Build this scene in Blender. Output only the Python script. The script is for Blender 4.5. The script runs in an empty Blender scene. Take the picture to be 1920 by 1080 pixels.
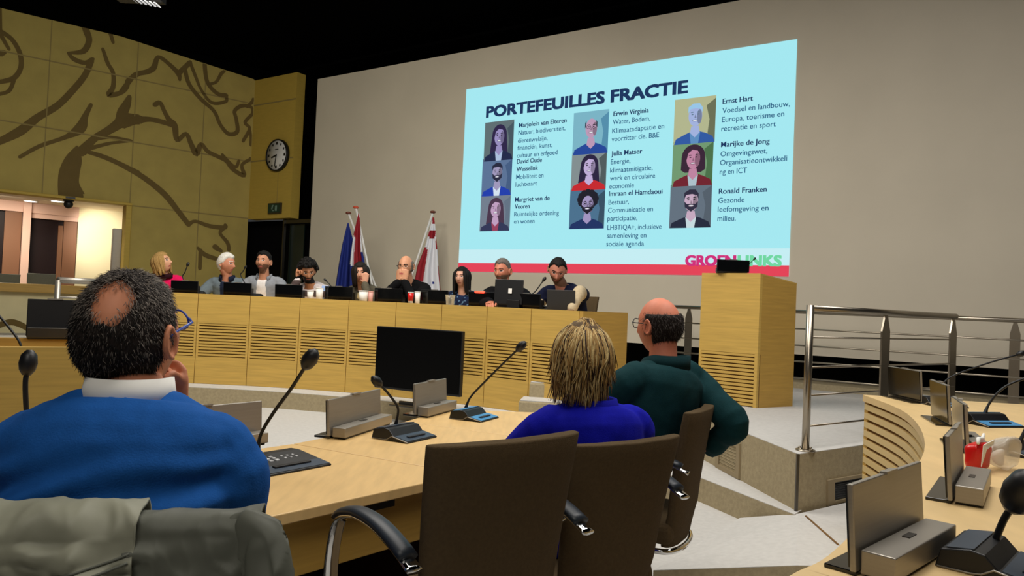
import bpy, math, random
from math import radians as R, sin, cos, pi
from mathutils import Vector as V, Matrix as M, noise
random.seed(7)
SC = bpy.context.scene
COL = SC.collection

# ------------------------------------------------------------------ camera, world, lights, exposure
F_PX = 1387.0; EYE = V((0, 0, 1.33)); PITCH = math.atan(30/1387); ROLL = R(2.5)
cam_data = bpy.data.cameras.new('camera'); cam_data.sensor_width = 36; cam_data.lens = 36*F_PX/1920
cam_data.clip_start = 0.05; cam_data.clip_end = 100
cam = bpy.data.objects.new('camera', cam_data); COL.objects.link(cam)
cam.matrix_world = M.Translation(EYE) @ M.Rotation(pi/2+PITCH, 4, 'X') @ M.Rotation(ROLL, 4, 'Z')
SC.camera = cam
SC.view_settings.view_transform = 'Standard'; SC.view_settings.look = 'None'
SC.view_settings.gamma = 1; SC.view_settings.use_curve_mapping = False
SC.view_settings.exposure = 0.0
w = bpy.data.worlds.new('world'); SC.world = w; w.use_nodes = True
w.node_tree.nodes['Background'].inputs[0].default_value = (.95, .97, 1, 1)
w.node_tree.nodes['Background'].inputs[1].default_value = 0.036

def area(name, loc, target, size, power, color=(1, .93, .82), size_y=None, spread=None):
    l = bpy.data.lights.new(name, 'AREA'); l.energy = power; l.color = color; l.size = size
    if size_y: l.shape = 'RECTANGLE'; l.size_y = size_y
    if spread: l.spread = R(spread)
    o = bpy.data.objects.new(name, l); COL.objects.link(o); o.location = loc
    o.rotation_euler = (V(target)-V(loc)).to_track_quat('-Z', 'Y').to_euler()
    return o
area('ceiling_light_well', (-1.2, 5.2, 4.7), (-1.2, 6.2, 0), 2.6, 135, (1, .95, .87), 1.6)
area('ceiling_light_platform', (2.3, 3.7, 4.7), (2.5, 5.2, .4), 2.2, 78, (1, .97, .94), 1.6)
area('ceiling_light_row', (0.7, 2.4, 4.3), (.5, 2.8, .6), 2.4, 68, (1, .95, .87), 1.4)
area('fill_light_rear', (-0.6, -1.0, 4.3), (-.5, .9, .8), 1.6, 48, (1, .94, .84), 1.2)  # added unseen fill that lifts the near backs and the jacket
area('fill_light_left', (-3.4, 6.2, 4.9), (-6.2, 10.6, 2.2), 1.6, 74, (1, .95, .80), 1.2)  # added unseen light to brighten the left wall
area('ceiling_light_presidium', (-1.8, 6.3, 4.6), (-1.6, 8.6, 1.2), 3.0, 66, (1, .94, .84), .8)

# ------------------------------------------------------------------ measuring helpers: photo pixel -> point in the room
CAMROT = cam.matrix_world.to_3x3()
def ray(px, py):
    return CAMROT @ V(((px-960)/F_PX, -(py-540)/F_PX, -1))
def at_z(px, py, z):
    r = ray(px, py); return EYE + r*((z-EYE.z)/r.z)
def at_d(px, py, d):
    r = ray(px, py); return EYE + r*(d/r.y)
def at_plane(px, py, p0, n):
    r = ray(px, py); return EYE + r*((V(p0)-EYE).dot(n)/r.dot(n))

# ------------------------------------------------------------------ mesh builder
def lerp(a, b, t): return a+(b-a)*t
def sstep(a, b, x):
    t = max(0, min(1, (x-a)/(b-a))); return t*t*(3-2*t)
class MB:
    def __init__(s): s.v = []; s.f = []; s.m = []; s.s = []
    def add(s, vs, fs, mi=0, smooth=False, mtx=None):
        o = len(s.v)
        s.v += [tuple(mtx @ V(p)) if mtx else tuple(p) for p in vs]
        for f in fs: s.f.append([i+o for i in f]); s.m.append(mi); s.s.append(smooth)
        return s
    def box(s, c, d, mtx=None, mi=0):
        x, y, z = d[0]/2, d[1]/2, d[2]/2
        vs = [(c[0]+a*x, c[1]+b*y, c[2]+e*z) for a in (-1, 1) for b in (-1, 1) for e in (-1, 1)]
        return s.add(vs, [(0, 1, 3, 2), (4, 6, 7, 5), (0, 4, 5, 1), (2, 3, 7, 6), (0, 2, 6, 4), (1, 5, 7, 3)], mi, False, mtx)
    def hexa(s, bottom, top, mi=0):          # two equal loops joined (convex or not)
        n = len(bottom)
        return s.add(list(bottom)+list(top), [list(range(n))[::-1], list(range(n, 2*n))]+[(i, (i+1) % n, n+(i+1) % n, n+i) for i in range(n)], mi)
    def prism(s, poly, z0, z1, mtx=None, mi=0):
        n = len(poly)
        return s.add([(p[0], p[1], z0) for p in poly]+[(p[0], p[1], z1) for p in poly],
                     [list(range(n))[::-1], list(range(n, 2*n))]+[(i, (i+1) % n, n+(i+1) % n, n+i) for i in range(n)], mi, False, mtx)
    def tube(s, pts, r, n=10, mi=0, smooth=True, mtx=None, ry=None, up=None, round_ends=False, q=1.0):
        pts = [V(p) for p in pts]; k = len(pts)
        if isinstance(r, (int, float)): r = [r]*k
        r = list(r); ry = list(ry) if ry else list(r)
        if len(ry) == 1: ry = ry*k
        if round_ends:
            d0 = (pts[0]-pts[1]).normalized(); d1 = (pts[-1]-pts[-2]).normalized()
            A, B = pts[0], pts[-1]; ra, rb, rya, ryb = r[0], r[-1], ry[0], ry[-1]
            pre = [(A+d0*ra*sin(a), cos(a)) for a in (1.45, 1.1, .6)]
            post = [(B+d1*rb*sin(a), cos(a)) for a in (.6, 1.1, 1.45)]
            pts = [p for p, _ in pre]+pts+[p for p, _ in post]
            r = [ra*c for _, c in pre]+r+[rb*c for _, c in post]
            ry = [rya*c for _, c in pre]+ry+[ryb*c for _, c in post]
            k = len(pts)
        t = [(pts[min(i+1, k-1)]-pts[max(i-1, 0)]).normalized() for i in range(k)]
        u = V(up) if up else (V((0, 0, 1)) if abs(t[0].z) < .9 else V((1, 0, 0)))
        vs = []
        for i in range(k):
            u = (u-t[i]*u.dot(t[i]))
            if u.length < 1e-6: u = t[i].orthogonal()
            u.normalize(); w_ = t[i].cross(u)
            for j in range(n):
                a = 2*pi*j/n; ca, sa = cos(a), sin(a)
                if q != 1: ca = math.copysign(abs(ca)**q, ca); sa = math.copysign(abs(sa)**q, sa)
                vs.append(pts[i]+w_*(r[i]*ca)+u*(ry[i]*sa))
        fs = [(i*n+j, i*n+(j+1) % n, (i+1)*n+(j+1) % n, (i+1)*n+j) for i in range(k-1) for j in range(n)]
        fs += [list(range(n))[::-1], list(range((k-1)*n, k*n))]
        return s.add(vs, fs, mi, smooth, mtx)
    def lathe(s, prof, n=24, mtx=None, mi=0, smooth=True):
        k = len(prof)
        vs = [(p[0]*cos(2*pi*j/n), p[0]*sin(2*pi*j/n), p[1]) for p in prof for j in range(n)]
        fs = [(i*n+j, i*n+(j+1) % n, (i+1)*n+(j+1) % n, (i+1)*n+j) for i in range(k-1) for j in range(n)]
        fs += [list(range(n))[::-1], list(range((k-1)*n, k*n))]
        return s.add(vs, fs, mi, smooth, mtx)
    def ball(s, c, r, nu=16, nv=10, mtx=None, mi=0, fn=None):
        if isinstance(r, (int, float)): r = (r, r, r)
        vs = [(c[0], c[1], c[2]-r[2])]; 
        for i in range(1, nv):
            a = pi*i/nv-pi/2
            for j in range(nu):
                b = 2*pi*j/nu
                vs.append((c[0]+r[0]*cos(a)*cos(b), c[1]+r[1]*cos(a)*sin(b), c[2]+r[2]*sin(a)))
        vs.append((c[0], c[1], c[2]+r[2])); top = len(vs)-1
        fs = [(0, 1+(j+1) % nu, 1+j) for j in range(nu)]
        for i in range(nv-2):
            fs += [(1+i*nu+j, 1+i*nu+(j+1) % nu, 1+(i+1)*nu+(j+1) % nu, 1+(i+1)*nu+j) for j in range(nu)]
        fs += [(1+(nv-2)*nu+j, 1+(nv-2)*nu+(j+1) % nu, top) for j in range(nu)]
        if fn: vs = [fn(V(p)) for p in vs]
        return s.add(vs, fs, mi, True, mtx)
    def mesh(s, name):
        me = bpy.data.meshes.new(name); me.from_pydata(s.v, [], s.f)
        me.polygons.foreach_set('material_index', s.m); me.polygons.foreach_set('use_smooth', s.s); me.update()
        return me
    def build(s, name, mats, parent=None, bevel=0, seg=2):
        return obj(name, s.mesh(name), mats, parent, bevel, seg)
def obj(name, me, mats, parent=None, bevel=0, seg=2):
    for m in (mats if isinstance(mats, (list, tuple)) else [mats]): me.materials.append(m)
    o = bpy.data.objects.new(name, me); COL.objects.link(o)
    if parent: o.parent = parent
    if bevel:
        b = o.modifiers.new('bevel', 'BEVEL'); b.width = bevel; b.segments = seg; b.limit_method = 'ANGLE'; b.angle_limit = R(40)
    return o
def tag(o, label=None, cat=None, group=None, kind=None):
    if label: o['label'] = label
    if cat: o['category'] = cat
    if group: o['group'] = group
    if kind: o['kind'] = kind
    return o
def thing(name, label, cat, loc=(0, 0, 0), rz=0, group=None):
    o = bpy.data.objects.new(name, None); COL.objects.link(o); o.empty_display_size = .1
    o.location = loc; o.rotation_euler = (0, 0, rz)
    return tag(o, label, cat, group)
def struct(o): o['kind'] = 'structure'; return o
def kids(o): return [c for c in bpy.data.objects if c.parent == o]
def copy_tree(o, parent=None):
    c = o.copy(); COL.objects.link(c)
    if parent: c.parent = parent
    for ch in kids(o): copy_tree(ch, c)
    return c
def local(o_loc, rz, p):     # world -> local of a thing
    return M.Rotation(-rz, 4, 'Z') @ (V(p)-V(o_loc))
def yaw_of(d): return math.atan2(-d[0], d[1])    # rotation that turns local +Y to direction d
def spline(pts, k=6):
    pts = [V(p) for p in pts]; out = []
    for i in range(len(pts)-1):
        p0 = pts[max(i-1, 0)]; p1 = pts[i]; p2 = pts[i+1]; p3 = pts[min(i+2, len(pts)-1)]
        for j in range(k):
            t = j/k
            out.append(.5*((2*p1)+(p2-p0)*t+(2*p0-5*p1+4*p2-p3)*t*t+(3*p1-p0-3*p2+p3)*t**3))
    out.append(pts[-1]); return out

# ------------------------------------------------------------------ materials
def lin(c):
    return tuple(((x/255)/12.92 if x/255 <= .04045 else ((x/255+.055)/1.055)**2.4) for x in c)+(1,)
def mat(name, rgb, rough=.6, metal=0, var=0, vscale=8, stretch=(1, 1, 1), bump=0, bscale=60, spec=.5, emit=0, alpha=1, trans=0, rgb2=None, coat=0):
    m = bpy.data.materials.new(name); m.use_nodes = True; nt = m.node_tree; N = nt.nodes; L = nt.links
    b = N['Principled BSDF']; c = lin(rgb)
    b.inputs['Base Color'].default_value = c; b.inputs['Roughness'].default_value = rough
    b.inputs['Metallic'].default_value = metal; b.inputs['Specular IOR Level'].default_value = spec
    if coat: b.inputs['Coat Weight'].default_value = coat
    if trans: b.inputs['Transmission Weight'].default_value = trans
    if alpha < 1: b.inputs['Alpha'].default_value = alpha
    if emit:
        b.inputs['Emission Color'].default_value = c; b.inputs['Emission Strength'].default_value = emit
    if var or bump:
        tc = N.new('ShaderNodeTexCoord'); mp = N.new('ShaderNodeMapping'); mp.inputs['Scale'].default_value = stretch
        L.new(tc.outputs['Object'], mp.inputs['Vector'])
    if var:
        nz = N.new('ShaderNodeTexNoise'); nz.inputs['Scale'].default_value = vscale; nz.inputs['Detail'].default_value = 5
        L.new(mp.outputs['Vector'], nz.inputs['Vector'])
        cr = N.new('ShaderNodeValToRGB'); e = cr.color_ramp.elements
        c2 = lin(rgb2) if rgb2 else c
        lo = tuple(x*(1-var) for x in c[:3])+(1,); hi = tuple(min(1, x*(1+var*.6)) for x in c2[:3])+(1,)
        e[0].position = .3; e[0].color = lo; e[1].position = .72; e[1].color = hi
        L.new(nz.outputs['Fac'], cr.inputs['Fac']); L.new(cr.outputs['Color'], b.inputs['Base Color'])
    if bump:
        n2 = N.new('ShaderNodeTexNoise'); n2.inputs['Scale'].default_value = bscale; n2.inputs['Detail'].default_value = 3
        L.new(mp.outputs['Vector'], n2.inputs['Vector'])
        bp = N.new('ShaderNodeBump'); bp.inputs['Strength'].default_value = bump; bp.inputs['Distance'].default_value = .01
        L.new(n2.outputs['Fac'], bp.inputs['Height']); L.new(bp.outputs['Normal'], b.inputs['Normal'])
    return m
MT = dict(
    wall_white=mat('projection_wall_paint', (208, 198, 178), .75, var=.05, vscale=1.2),
    wall_olive=mat('cream_acoustic_panel', (184, 164, 90), .85, var=.10, vscale=3, bump=.12, bscale=90),
    mural=mat('mural_paint', (112, 92, 46), .85, var=.08, vscale=4),
    taupe=mat('taupe_painted_frame', (150, 134, 104), .7),
    wall_pale=mat('brighter_lit_parapet', (226, 214, 170), .8, var=.06, vscale=4),  # paler colour holds the stronger light on the lower wall
    seam=mat('panel_joint', (150, 132, 78), .8),
    wall_yellow=mat('yellow_veneer_panel', (196, 166, 72), .7, var=.06, vscale=5, stretch=(1, 1, 6)),
    black=mat('black_matte', (6, 6, 7), .9, spec=.1),
    void=mat('black_fabric_ceiling', (5, 5, 5), 1, spec=0),
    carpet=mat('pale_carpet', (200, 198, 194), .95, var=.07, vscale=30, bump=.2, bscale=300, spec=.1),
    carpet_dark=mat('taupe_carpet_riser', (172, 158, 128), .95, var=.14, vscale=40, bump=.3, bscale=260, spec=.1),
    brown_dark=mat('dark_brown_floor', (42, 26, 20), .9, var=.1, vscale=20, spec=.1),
    oak=mat('oak_veneer', (203, 166, 84), .5, var=.14, vscale=3.0, stretch=(1, 1, 18)),
    oak_groove=mat('oak_groove_shadow_gap', (120, 84, 36), .8),
    oak_top=mat('oak_desktop', (226, 188, 126), .42, var=.10, vscale=3.0, stretch=(14, 2, 1)),
    oak_top2=mat('pale_oak_desktop', (228, 196, 140), .42, var=.08, vscale=3.0, stretch=(6, 2, 1)),
    oak_side=mat('oak_edge', (190, 150, 70), .5, var=.12, vscale=4, stretch=(1, 1, 14)),
    slat_pale=mat('pale_oak_slat', (216, 188, 130), .5),
    alu=mat('brushed_aluminium', (164, 158, 148), .42, .7, var=.06, vscale=4, stretch=(1, 1, 30)),
    alu_dark=mat('dark_aluminium', (98, 95, 90), .4, 1),
    steel=mat('stainless_steel', (168, 158, 142), .3, 1),
    chrome=mat('chrome', (225, 225, 225), .08, 1),
    black_plastic=mat('black_plastic', (14, 15, 18), .45),
    black_gloss=mat('black_screen_glass', (4, 5, 7), .12, spec=.6),
    tv_black=mat('matte_tv_panel', (2, 2, 3), .5, spec=.1),
    console=mat('slate_blue_console', (52, 66, 82), .4),
    console_lit=mat('blue_console_panel', (70, 140, 190), .4),
    button=mat('white_key', (225, 225, 225), .5),
    fabric=mat('brown_chair_fabric', (86, 71, 50), .95, var=.12, vscale=120, bump=.25, bscale=420, spec=.15),
    fabric_grey=mat('grey_chair_fabric', (118, 119, 108), .95, var=.1, vscale=90, spec=.15),
    pad=mat('black_arm_pad', (28, 36, 46), .45),
    white=mat('white_plastic', (232, 230, 226), .5),
    paper=mat('white_paper', (240, 238, 232), .8),
    red=mat('red_wrapper', (208, 22, 20), .3),
    glass=mat('clear_glass', (240, 245, 245), .05, trans=.9, alpha=.5),
    clear=mat('clear_plastic_film', (236, 228, 214), .15, alpha=.45),
    flag_blue=mat('flag_blue', (14, 36, 120), .8), flag_red=mat('flag_red', (150, 20, 34), .8), flag_white=mat('flag_white', (226, 226, 232), .8),
    wood_finial=mat('brown_finial', (110, 52, 34), .5), orange=mat('orange_finial', (206, 80, 50), .5),
    red_led=mat('red_led', (255, 60, 40), .4, emit=3.0),
)
# ------------------------------------------------------------------ the room shell
ZW, ZS, ZP = .17, .34, .51                    # well floor, plinth step, platform
W0 = at_d(1489, 664, 8.5); WU = V((.837, -.547, 0)); WN = V((-.547, -.837, 0))
def frame(o, x, n):                           # local x along a wall, local y into it, z up
    return M(((x.x, -n.x, 0, o.x), (x.y, -n.y, 0, o.y), (0, 0, 1, 0), (0, 0, 0, 1)))
WM = frame(W0, WU, WN)
def wl(px, py):
    p = at_plane(px, py, W0, WN)-V((W0.x, W0.y, 0)); return p.dot(WU), p.z
xl, zt = wl(596, 147)
zt_r = wl(1400, 0)[1]; zt = (zt+zt_r)/2
zb = wl(1489, 664)[1]
b = MB(); b.box(((xl+6)/2, .06, (zb+zt)/2), (6-xl, .12, zt-zb)); wall_back = struct(b.build('wall_back', MT['wall_white'])); wall_back.matrix_world = WM
b = MB(); b.box(((xl+6)/2, .5, ZP/2+zb/2-.2), (7-xl, .06, zb+.8)); o = struct(b.build('dark_gap_back', MT['black'])); o.matrix_world = WM  # black sheet standing in for the dark void below the wall
# kerb in front of the black gap
b = MB(); b.box(((xl+6)/2, .25, ZP+.035), (6-xl, .5, .07)); o = struct(b.build('trim_1', MT['carpet_dark'])); o.matrix_world = WM
# clock wall
PC = W0-WN*.25
c0 = at_plane(478.7, 149.2, PC, WN); c1 = at_plane(557.5, 137, PC, WN); c2 = at_plane(543.6, 408, PC, WN)
KM = frame(V((c0.x, c0.y, 0)), WU, WN)
kw = (c1-c0).dot(WU); kt = (c0.z+c1.z)/2; kb = c2.z
def kl(px, py):
    p = at_plane(px, py, PC, WN)-V((c0.x, c0.y, 0)); return p.dot(WU), p.z
b = MB(); b.box((kw/2, .1, (kt+kb)/2), (kw, .2, kt-kb)); wall_clock = struct(b.build('wall_rear', MT['wall_yellow'])); wall_clock.matrix_world = KM
b = MB()
for (px, py) in ((479, 198), (475, 303)):
    b.box((kw/2, -.002, kl(px, py)[1]), (kw, .006, .025))
b.box((kl(523, 300)[0], -.001, (kl(523, 310)[1]+kb)/2), (.008, .004, kl(523, 310)[1]-kb))
o = struct(b.build('joint', MT['seam'], wall_clock))
# black column between clock wall and projection wall, and the void behind
xr = (V((W0.x, W0.y, 0))+WU*xl-V((c0.x, c0.y, 0))).dot(WU)
b = MB(); b.box(((kw+xr+.5)/2-.3, .5, 2.4), (xr+1.3-kw, .1, 6)); o = struct(b.build('trim_2', MT['void'])); o.matrix_world = KM
# dark glass door below the clock wall
door = struct(thing('door_1', None, None)); door.matrix_world = KM
b = MB(); b.box((kw/2-.4, .35, kb/2), (kw+1.6, .04, kb)); b.build('door_leaf', MT['black'], door)
xd = kl(524, 450)[0]
b = MB(); b.box((xd, .10, (ZP+kb)/2), (.035, .05, kb-ZP)); b.box((xd+.45, .12, kb-.06), (.9, .05, .07)); b.build('door_frame', MT['alu_dark'], door)
mglass = mat('dark_green_glass', (18, 34, 32), .25)
b = MB(); b.box((xd+.25, .2, (ZP+kb)/2), (.4, .02, kb-ZP-.2)); b.build('pane', mglass, door)
# left wall
LD = V((-.778, -.628, 0)); LN = V((.628, -.778, 0))
LM = frame(V((c0.x, c0.y, 0)), LD, LN)
def ll(px, py):
    p = at_plane(px, py, c0, LN)-V((c0.x, c0.y, 0)); return p.dot(LD), p.z
amax = ll(-420, 300)[0]
T0, T1 = ll(478, 149.2), ll(15, 0)
def topz(a): return T0[1]+(T1[1]-T0[1])*(a-T0[0])/(T1[0]-T0[0])
top = T0[1]
ar, ztop = ll(246, 381.5); ztop = (ztop+ll(0, 355.6)[1])/2
zsill = ll(30, 531)[1]
b = MB()
b.hexa([(0, 0, ztop), (amax, 0, ztop), (amax, .2, ztop), (0, .2, ztop)], [(0, 0, topz(0)), (amax, 0, topz(amax)), (amax, .2, topz(amax)), (0, .2, topz(0))])
b.box((ar/2, .1, ztop/2), (ar, .2, ztop))
wall_left = struct(b.build('wall_left', MT['wall_olive'])); wall_left.matrix_world = LM
b = MB()
for (p, q) in (((11, 97), (478.7, 195.8)), ((0, 225.2), (471, 303.5)), ((249.4, 385.9), (465, 409.6))):
    (ap, zp), (aq, zq) = ll(*p), ll(*q); a1 = amax if q[1] < 400 else ar; zf = lambda a: zq+(zp-zq)*(a-aq)/(ap-aq)
    b.hexa([(0, -.005, zf(0)-.011), (a1, -.005, zf(a1)-.011), (a1, .003, zf(a1)-.011), (0, .003, zf(0)-.011)], [(0, -.005, zf(0)+.011), (a1, -.005, zf(a1)+.011), (a1, .003, zf(a1)+.011), (0, .003, zf(0)+.011)])
for (p, q) in (((98, 31), (80, 340)), ((257, 85), (246, 378)), ((384, 125), (371, 480))):
    a_ = (ll(*p)[0]+ll(*q)[0])/2; z0_ = ztop if q[1] < 379 else .5; b.box((a_, -.001, (topz(a_)+z0_)/2), (.016, .008, topz(a_)-z0_))
struct(b.build('joint', MT['seam'], wall_left))
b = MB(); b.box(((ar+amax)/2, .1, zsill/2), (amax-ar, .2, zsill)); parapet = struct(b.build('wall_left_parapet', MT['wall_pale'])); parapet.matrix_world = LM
# line drawing on the left wall
def c1p(x, y): return (x/2.7, y/2.7)
def c2p(x, y): return (230+x/2.573, 80+y/2.573)
S1 = [[(415,105,30),(440,165,32),(450,210,28),(420,260,26),(345,268,12)], [(345,268,14),(375,300,24),(430,318,22),(470,298,18)],
 [(462,305,28),(430,380,28),(370,455,30),(290,535,32),(190,595,36),(100,665,44),(0,715,34),(-80,750,30)], [(558,165,20),(572,215,16)],
 [(520,248,16),(545,320,20),(572,370,20),(572,440,22),(550,480,26),(610,470,22),(640,440,24),(650,405,22),(700,375,22)],
 [(655,490,22),(640,530,40),(620,570,50),(605,620,50),(550,660,40),(480,700,34),(410,770,50)], [(630,600,60),(705,605,50)],
 [(470,705,20),(560,695,16),(665,712,12)], [(665,714,12),(560,725,16),(440,755,22)], [(390,742,12),(375,800,70),(352,870,90),(347,930,95),(362,992,120)],
 [(430,765,20),(540,800,24),(700,875,24)], [(460,530,18),(430,590,28),(405,650,50),(330,695,22),(200,740,20),(100,795,18)],
 [(5,160,24),(60,200,22),(100,270,22),(105,340,22),(70,395,24),(0,415,22)], [(70,405,18),(45,460,18),(-10,478,18)], [(0,40,14),(0,150,18)], [(5,180,20),(45,250,16)], [(0,270,34),(20,265,24)]]
S2 = [[(-10,240,20),(25,195,22),(60,155,22),(120,140,24),(150,120,26),(172,70,20),(225,105,20),(268,150,24),(275,180,14)], [(268,150,24),(325,95,22)],
 [(325,95,16),(350,160,16),(380,230,14),(430,290,16),(495,285,16),(500,262,16)], [(300,130,20),(320,200,20),(375,270,20),(440,330,18),(470,395,18),(510,440,20),(552,430,20),(548,370,18),(540,330,18),(575,305,18),(620,312,16),(636,350,14)],
 [(395,105,20),(408,190,20),(455,245,20),(500,255,20)], [(415,200,14),(450,190,14),(475,150,16),(490,138,14)], [(600,310,14),(636,275,18)], [(625,345,16),(590,385,16),(612,415,16),(580,475,16)], [(612,420,14),(630,495,18)],
 [(155,300,24),(180,290,20),(200,330,20),(222,370,24),(250,400,30),(262,470,22),(305,440,20),(330,490,24),(355,535,30),(378,490,20),(410,525,20),(460,550,20),(500,570,22),(530,610,20),(585,640,22),(575,590,16),(622,560,16)], [(480,540,14),(540,600,16),(560,570,14)],
 [(-5,385,62),(60,375,38),(130,370,24),(200,385,24),(250,402,24)],
 [(-8,588,24),(100,650,26),(200,730,28),(265,810,26),(318,878,24)], [(318,878,20),(350,862,16),(420,885,20),(490,892,22),(494,880,18)], [(490,890,22),(470,920,16),(505,965,18),(512,1000,18)], [(445,985,28),(475,1005,16)], [(362,990,14),(400,1025,22),(470,1048,18)], [(375,1000,18),(372,1090,18)]]
b = MB(); lay = 0
for lst, fn, sc in ((S1, c1p, 2.7), (S2, c2p, 2.573)):
    for st in lst:
        lay += 1; off = -.003-.0001*lay
        sp = spline([(p[0], p[1], p[2]) for p in st], 5)
        q = []
        for p in sp:
            x, y = fn(p.x, p.y); a_, z_ = ll(x, y); h = p.z/sc/2
            wd = (abs(ll(x, y+h)[1]-ll(x, y-h)[1]))/2
            z_ = min(z_, topz(a_)-.02)
            q.append((max(a_, .02), z_, wd))
        L_, R_ = [], []
        for i in range(len(q)):
            d = V((q[min(i+1, len(q)-1)][0]-q[max(i-1, 0)][0], q[min(i+1, len(q)-1)][1]-q[max(i-1, 0)][1], 0))
            d = d.normalized() if d.length > 1e-6 else V((1, 0, 0))
            nx, nz = -d.y, d.x
            cl = lambda a_, z_: (max(a_, .01), off, min(max(z_, ztop+.005) if a_ > ar else z_, topz(a_)-.01))
            L_.append(cl(q[i][0]+nx*q[i][2], q[i][1]+nz*q[i][2])); R_.append(cl(q[i][0]-nx*q[i][2], q[i][1]-nz*q[i][2]))
        n = len(q); b.add(L_+R_, [(i, i+1, n+i+1, n+i) for i in range(n-1)])
        for i in (0, n-1):
            dz_ = -.00003-.00002*(i > 0); b.add([(lambda c: (c[0], c[1]+dz_, c[2]))(cl(q[i][0]+q[i][2]*.9*cos(2*pi*k/12), q[i][1]+q[i][2]*.9*sin(2*pi*k/12))) for k in range(12)], [list(range(12))])
tag(b.build('mural_line', MT['mural'], wall_left), 'dark olive line drawing on the cream panels')
b = MB(); q = spline([V((*ll(x, y), 0)) for x, y in ((-40, 622), (0, 609), (22, 604), (45, 612), (60, 625))], 6)
b.add([(p.x, -.004, p.y+.05) for p in q]+[(p.x, -.004, p.y-.05) for p in q], [(i, i+1, len(q)+i+1, len(q)+i) for i in range(len(q)-1)]); b.build('mural_line', MT['mural'], parapet)
# opening to the lit corridor: frame, sill, corridor behind
win = struct(thing('window_1', None, None)); win.matrix_world = LM
b = MB(); fw = .045
b.box(((ar+amax)/2, .02, ztop-fw/2), (amax-ar, .25, fw)); b.box((ar+fw, .06, (zsill+ztop)/2), (fw*2, .28, ztop-zsill)); b.build('window_frame', MT['wall_yellow'], win, .01)
b = MB(); b.box(((ar+amax)/2, .02, zsill-.07), (amax-ar, .36, .14)); b.build('window_sill', MT['oak_side'], win, .01)
mcream = mat('cream_corridor_wall', (238, 226, 188), .8); mpink = mat('pink_corridor_panel', (214, 176, 160), .7); mredd = mat('dark_red_door', (24, 5, 6), .5, spec=.2)
zc = ztop+.02; DB = 2.0
b = MB(); b.box(((ar+amax)/2-.5, DB/2+.2, zc+.05), (amax-ar+1.4, DB+.2, .1)); o = struct(b.build('ceiling_corridor', mat('corridor_ceiling', (246, 230, 206), .8))); o.matrix_world = LM
b = MB(); b.box(((ar+amax)/2-.5, DB/2+.2, ZP-.05), (amax-ar+1.4, DB+.2, .1)); o = struct(b.build('floor_corridor', MT['brown_dark'])); o.matrix_world = LM
def lb(px, py): 
    p = at_plane(px, py, c0-LN*DB, LN)-V((c0.x, c0.y, 0)); return p.dot(LD), p.z
ac = lb(145, 450)[0]
b = MB(); b.box(((ac+ar-1.4)/2, DB+.05, (ZP+zc)/2), (ac-ar+1.4, .1, zc-ZP)); b.box((ar-.75, DB/2+.3, (ZP+zc)/2), (.1, DB-.3, zc-ZP))
o = struct(b.build('wall_corridor', mcream)); o.matrix_world = LM
wc = struct(thing('door_2', None, None)); wc.matrix_world = LM
hz = lb(90, 402)[1]; dz = lb(90, 411)[1]
a55 = lb(55, 450)[0]; a40 = lb(40, 450)[0]; a22 = lb(28, 450)[0]; aend = amax+3
b = MB(); b.box(((ac+aend)/2, DB+.03, (hz+zc)/2), (aend-ac, .1, zc-hz)); b.box(((a55+a40)/2, DB+.0, (ZP+zc)/2), (a40-a55, .16, zc-ZP)); b.box(((ac+a55)/2, DB+.06, (hz+dz)/2), (a55-ac, .1, hz-dz)); b.build('door_frame', mpink, wc)
b = MB(); b.box(((ac+a55)/2, DB+.12, (ZP+dz)/2), (a55-ac, .06, dz-ZP)); b.build('door_leaf', mredd, wc)
b = MB(); b.box(((a40+aend)/2, DB+.12, (ZP+hz)/2), (aend-a40, .06, hz-ZP)); b.build('door_leaf', mredd, wc)
mbrown = mat('brown_door_strip', (120, 78, 50), .6)
a1, a2 = lb(118, 450)[0], lb(109, 450)[0]
b = MB(); b.box(((a1+a2)/2, DB+.07, (ZP+dz-.1)/2), (abs(a2-a1), .05, dz-.1-ZP)); b.box((ac+.12, DB+.07, (ZP+dz)/2), (.22, .05, dz-ZP)); b.box((a40+.14, DB+.05, (ZP+hz)/2), (.26, .05, hz-ZP)); b.build('door_jamb', mbrown, wc)
# corridor lamp light and grey post
area('corridor_lamp', LM @ V((ar+1.9, .8, zc-.06)), LM @ V((ar+1.9, 1.3, 0)), .7, 60, (1, .9, .72))
lw = bpy.data.lights.new('corridor_wall_washer', 'SPOT'); lw.energy = 90; lw.color = (1, .93, .80); lw.spot_size = R(70); lw.spot_blend = .8; lw.shadow_soft_size = .1
o = bpy.data.objects.new('corridor_wall_washer', lw); COL.objects.link(o); pl_ = LM @ V((lb(188, 440)[0]+.4, DB-1.1, zc-.15)); o.location = pl_
tgt = at_plane(188, 448, c0-LN*DB, LN); o.rotation_euler = (tgt-pl_).to_track_quat('-Z', 'Y').to_euler()
pa, pb_ = ll(215, 450)[0], ll(233, 450)[0]
t = thing('pillar_panel', 'grey upright panel standing inside the lit corridor opening', 'panel', LM @ V(((pa+pb_)/2, .22, ZP)), LM.to_euler().z)
b = MB(); b.box((0, 0, (ztop-.45-ZP)/2), (abs(pa-pb_), .1, ztop-.45-ZP)); tag(b.build('board', MT['alu'], t, .01))
for i, (px, py) in enumerate(((108, 377), (58, 377))):
    d_ = at_z(px, py, zc)
    t = thing('downlight', ['bright round ceiling downlight beside the black dome camera', 'smaller round ceiling downlight further left above the dark doors'][i], 'downlight', d_, 0, 'corridor downlights')
    b = MB(); b.lathe([(.10, -.002), (.12, -.012), (.12, 0)], 20); b.build('rim', MT['white'], t)
    b = MB(); b.lathe([(.0, -.014), (.098, -.010), (.098, -.003)], 20); b.build('lamp', mat('downlight_glow', (255, 246, 228), .5, emit=6), t)
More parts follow.
